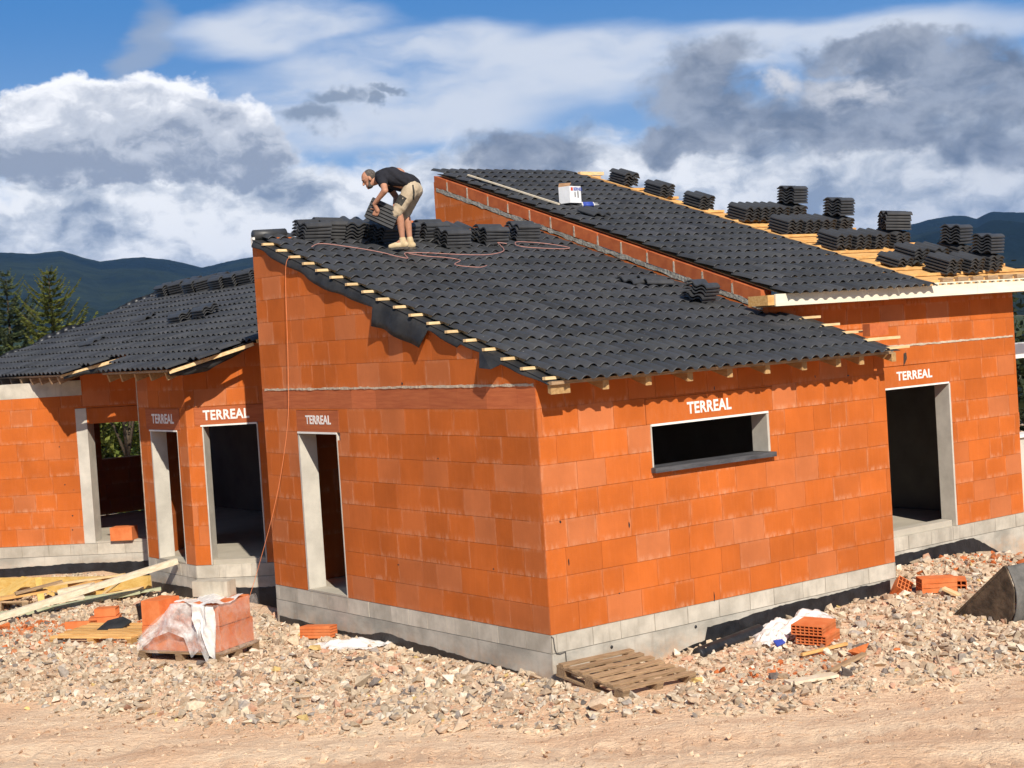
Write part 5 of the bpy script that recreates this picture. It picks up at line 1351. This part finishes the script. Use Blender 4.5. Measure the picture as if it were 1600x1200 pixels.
# timber
def timber(name, label, p0, p1, w, h, mat, cat="timber", group=None, roll=(0, 0, 1)):
    p0 = Vector(p0); p1 = Vector(p1); root_mb = MB(); d = (p1-p0); L = d.length
    root_mb.box((0, -w/2, -h/2), (L, w/2, h/2)); o = root_mb.obj(name, M[mat]); dn = d.normalized(); zr = Vector(roll); place(o, p0, d, zr-dn*zr.dot(dn)); return tag(o, label, cat, group)
timber("roof_beam", "long pale timber propped from the rubble up to the narrow doorway", (-2.72, 9.62, -.44), (.14, 9.46, .03), .10, .085, 'wood_pale')
GL = "lumber dumped in the left corner"
timber("formwork_beam", "long yellow formwork beam along the wing plinth", (-1.75, 13.0, -.40), (-.10, 9.98, -.34), .09, .26, 'wood_yellow', "beam", GL)
timber("formwork_beam", "second yellow beam lying under the long one by the wing plinth", (-1.95, 12.6, -.52), (-.5, 10.3, -.46), .10, .10, 'wood_yellow', "beam", GL)
timber("plank", "greenish treated plank under the propped timber", (-2.2, 9.95, -.47), (-.35, 9.86, -.41), .16, .05, 'wood_green', "plank", GL)
timber("plank", "second greenish plank ending near the wing plinth corner", (-1.4, 10.35, -.44), (-.02, 9.75, -.40), .12, .04, 'wood_green', "plank", GL)
timber("plank", "yellow panel leaning at the far left end of the lumber", (-2.35, 11.2, -.52), (-1.55, 11.3, -.14), .34, .03, 'wood_yellow', "plank", GL)
timber("plank", "yellow board propped steeply on the lumber pile", (-1.62, 10.55, -.52), (-1.42, 11.2, -.16), .10, .04, 'wood_yellow', "plank", GL)
timber("plank", "orange board lying flat inside the lumber pile", (-2.3, 11.0, -.36), (-1.4, 10.9, -.33), .20, .04, 'wood_raw', "plank", GL)
timber("plank", "pale offcut lying on the yellow beams", (-1.25, 10.75, -.37), (-.85, 10.40, -.30), .20, .10, 'wood_pale', "plank", GL)
timber("plank", "short orange offcut behind the pale one on the yellow beams", (-.95, 11.1, -.32), (-.62, 10.6, -.30), .12, .10, 'wood_raw', "plank", GL)
timber("plank", "thin green batten in front of the lumber pile at the photo's left edge", (-3.2, 10.1, -.48), (-1.9, 10.25, -.46), .10, .05, 'wood_green', "plank", GL)
for (p0_, p1_, w_, h_, m_, lab_) in (
    ((-2.6, 11.9, -.40), (-1.3, 11.5, -.33), .12, .03, 'wood_yellow', "bright yellow board lying across the far end of the lumber"),
    ((-1.15, 11.2, -.30), (-.35, 10.35, -.18), .10, .03, 'wood_new', "fresh board resting on the yellow beam under the propped timber"),
    ((-1.9, 10.9, -.30), (-1.2, 10.75, -.20), .14, .03, 'wood_old', "brown splintered board on top of the broken grey pallet"),
    ((-1.0, 10.2, -.44), (-.2, 10.0, -.38), .09, .04, 'wood_new', "short fresh batten by the end of the yellow beams"),
    ((-.75, 10.25, -.42), (-.62, 9.85, -.20), .05, .03, 'wood_new', "small pale stick standing out of the debris beside the propped timber"),
    ((-1.75, 10.35, -.45), (-1.1, 10.15, -.40), .16, .03, 'wood_pale', "pale board lying just behind the propped timber")):
    timber("plank", lab_, p0_, p1_, w_, h_, m_, "plank", GL)
pallet("broken grey pallet in the lumber pile at the left edge", (-2.15, 10.7, -.52), (.8, -.55, 0), (.15, .15, 1), .9, .7, 'wood_old', 5)
timber("plank", "weathered grey plank lying in the rubble by orange shards", (1.45, -1.98, gz(1.5, -2)+.03), (1.98, -2.15, gz(1.95, -2.1)+.03), .15, .03, 'wood_pale', "plank", "loose planks in the right rubble")
timber("plank", "narrow brown stick of wood poking up in the right rubble", (2.0, -2.05, gz(2, -2)+.03), (2.5, -2.10, gz(2.5, -2.1)+.10), .07, .03, 'wood_old', "plank", "loose planks in the right rubble")
timber("plank", "thin reddish stick lying before the stacked hollow bricks", (2.35, -1.35, gz(2.4, -1.3)+.05), (3.0, -1.42, gz(3, -1.4)+.05), .04, .03, 'wood_raw', "plank", "loose planks in the right rubble")
timber("plank", "short yellow offcut beside the flat hollow brick", (5.52, -.78, gz(5.5, -.8)+.10), (5.58, -.98, gz(5.6, -1)+.02), .10, .03, 'wood_new', "plank", "loose planks in the right rubble")
# corrugated drain pipe along the plinth
cp = [Vector((1.75+1.15*s, -.36+.16*s, -.47+.06*s)) for s in np.linspace(0, 1, 90)]
mb = MB(); mb.tube(cp, [.075+.006*(i % 2) for i in range(90)], 14); tag(mb.obj("drain_pipe", M['black']), "black corrugated drain pipe at the foot of the front wall", "pipe")
# crumpled plastic on the rubble
def crumple(label, c0, rx, ry, h, ang, seed, mat='film_white'):
    mb = MB(); n = 34; V = []; d = Vector((math.cos(ang), math.sin(ang), 0)); e = Vector((-d.y, d.x, 0))
    for i in range(n+1):
        for j in range(n+1):
            u, v = i/n*2-1, j/n*2-1; rr_ = math.hypot(u, v); g = max(0, 1-rr_**2.2)
            nz_ = float(fbm(np.array([u*3.2+seed]), np.array([v*3.2+seed]), 5)[0]); n2_ = abs(float(fbm(np.array([u*6+seed*3]), np.array([v*6]), 4)[0]))
            k = 1+.45*float(fbm(np.array([math.atan2(v, u)*1.5+seed]), np.array([seed*1.7]), 3)[0])
            p = d*(u*rx*k)+e*(v*ry*k); x, y = c0[0]+p.x, c0[1]+p.y
            V.append((x, y, gz(x, y)-.03+h*(.35+.65*g)*(.65+1.6*nz_)+.22*n2_*h+.02))
    F = [(i*(n+1)+j, (i+1)*(n+1)+j, (i+1)*(n+1)+j+1, i*(n+1)+j+1) for i in range(n) for j in range(n) if math.hypot((i+.5)/n*2-1, (j+.5)/n*2-1) < 1]
    mb.add(V, F, None, None, True); return tag(mb.obj("plastic_sheet", M[mat]), label, "plastic sheet")
crumple("crumpled white plastic heap against the plinth below the window", (3.25, -.42), .62, .30, .20, -.15, 3)
crumple("white bunch of plastic at the left end of the heap below the window", (2.66, -.62), .26, .20, .16, .3, 8)
crumple("cloudy plastic sheet spread on rubble by the tall clay wall", (-.34, 3.62), .55, .26, .12, -.95, 5)
mb = MB(); mb.prism([(-.08, -.03, 0), (.07, -.04, .01), (.09, .02, .02), (-.05, .05, .03)], (0, 0, .012)); o = mb.obj("wrapper", M['blue']); place(o, (2.52, -.86, gz(2.5, -.86)+.06), (1, .2, .1), (0, -.3, 1)); tag(o, "small blue wrapper caught beside the white plastic heap", "wrapper")
# excavator bucket
W2 = (RD*.8+FD*.6).normalized(); P2 = (-RD*.6+FD*.8).normalized(); B0 = Vector((4.95, -2.22, -.56))
prof2 = [(.86, .10), (.62, -.02), (.36, -.06), (.14, .03), (.02, .24), (.0, .50), (.10, .76)]
bk = thing("excavator_bucket", "muddy dark steel excavator bucket resting on the rubble at the right edge", "bucket")
def B3(p, w_, z): return B0+P2*p+W2*w_+Vector((0, 0, z))
BWID = .95
for w_ in (0, BWID):
    mb = MB(); mb.prism([B3(p, w_-.012, z) for p, z in prof2], W2*.024); o = mb.obj("side_plate", M['rust'], bk)
    mb = MB()
    a, b3 = prof2[-1], prof2[0]; mb.beam(B3(a[0], w_, a[1]+.005), B3(b3[0], w_, b3[1]+.01), .045, .03); mb.obj("side_rim", M['rust'], bk)
sub = [];
for i in range(len(prof2)-1):
    for s in range(4):
        a0_, a1_, a2_, a3_ = prof2[max(i-1, 0)], prof2[i], prof2[i+1], prof2[min(i+2, len(prof2)-1)]; u = s/4
        sub.append(tuple(.5*(2*a1_[k]+(a2_[k]-a0_[k])*u+(2*a0_[k]-5*a1_[k]+4*a2_[k]-a3_[k])*u*u+(3*a1_[k]-a0_[k]-3*a2_[k]+a3_[k])*u**3) for k in (0, 1)))
sub.append(prof2[-1]); mb = MB()
mb.grid([[B3(p0, .013, z0), B3(p0, BWID/2, z0), B3(p0, BWID-.013, z0)] for (p0, z0) in sub])
o = mb.obj("shell", M['steel'], bk); o.modifiers.new("t", 'SOLIDIFY').thickness = .02
mb = MB(); mb.beam(B3(.84, .013, .112), B3(.84, BWID-.013, .112), .12, .025); mb.obj("cutting_edge", M['steel'], bk)
for k in range(4):
    w_ = .12+k*.24; mb = MB(); mb.prism([B3(.86, w_-.04, .10), B3(.86, w_+.04, .10), B3(1.0, w_+.02, .15), B3(1.0, w_-.02, .15)], (0, 0, .035)); mb.obj("tooth", M['steel'], bk)
for w_ in (.32, .62):
    mb = MB(); mb.prism([B3(.02, w_, .26), B3(-.16, w_, .42), B3(-.12, w_, .58), B3(.08, w_, .62)], W2*.03); mb.obj("hitch_ear", M['steel'], bk)
mb = MB(); mb.tube([B3(-.06, .26, .48), B3(-.06, .70, .48)], .03, 12); mb.obj("hitch_pin", M['rust'], bk)
mb = MB(); mb.beam(B3(.045, .02, .50), B3(.045, BWID-.02, .50), .03, .05); mb.obj("stiffener_bar", M['rust'], bk)
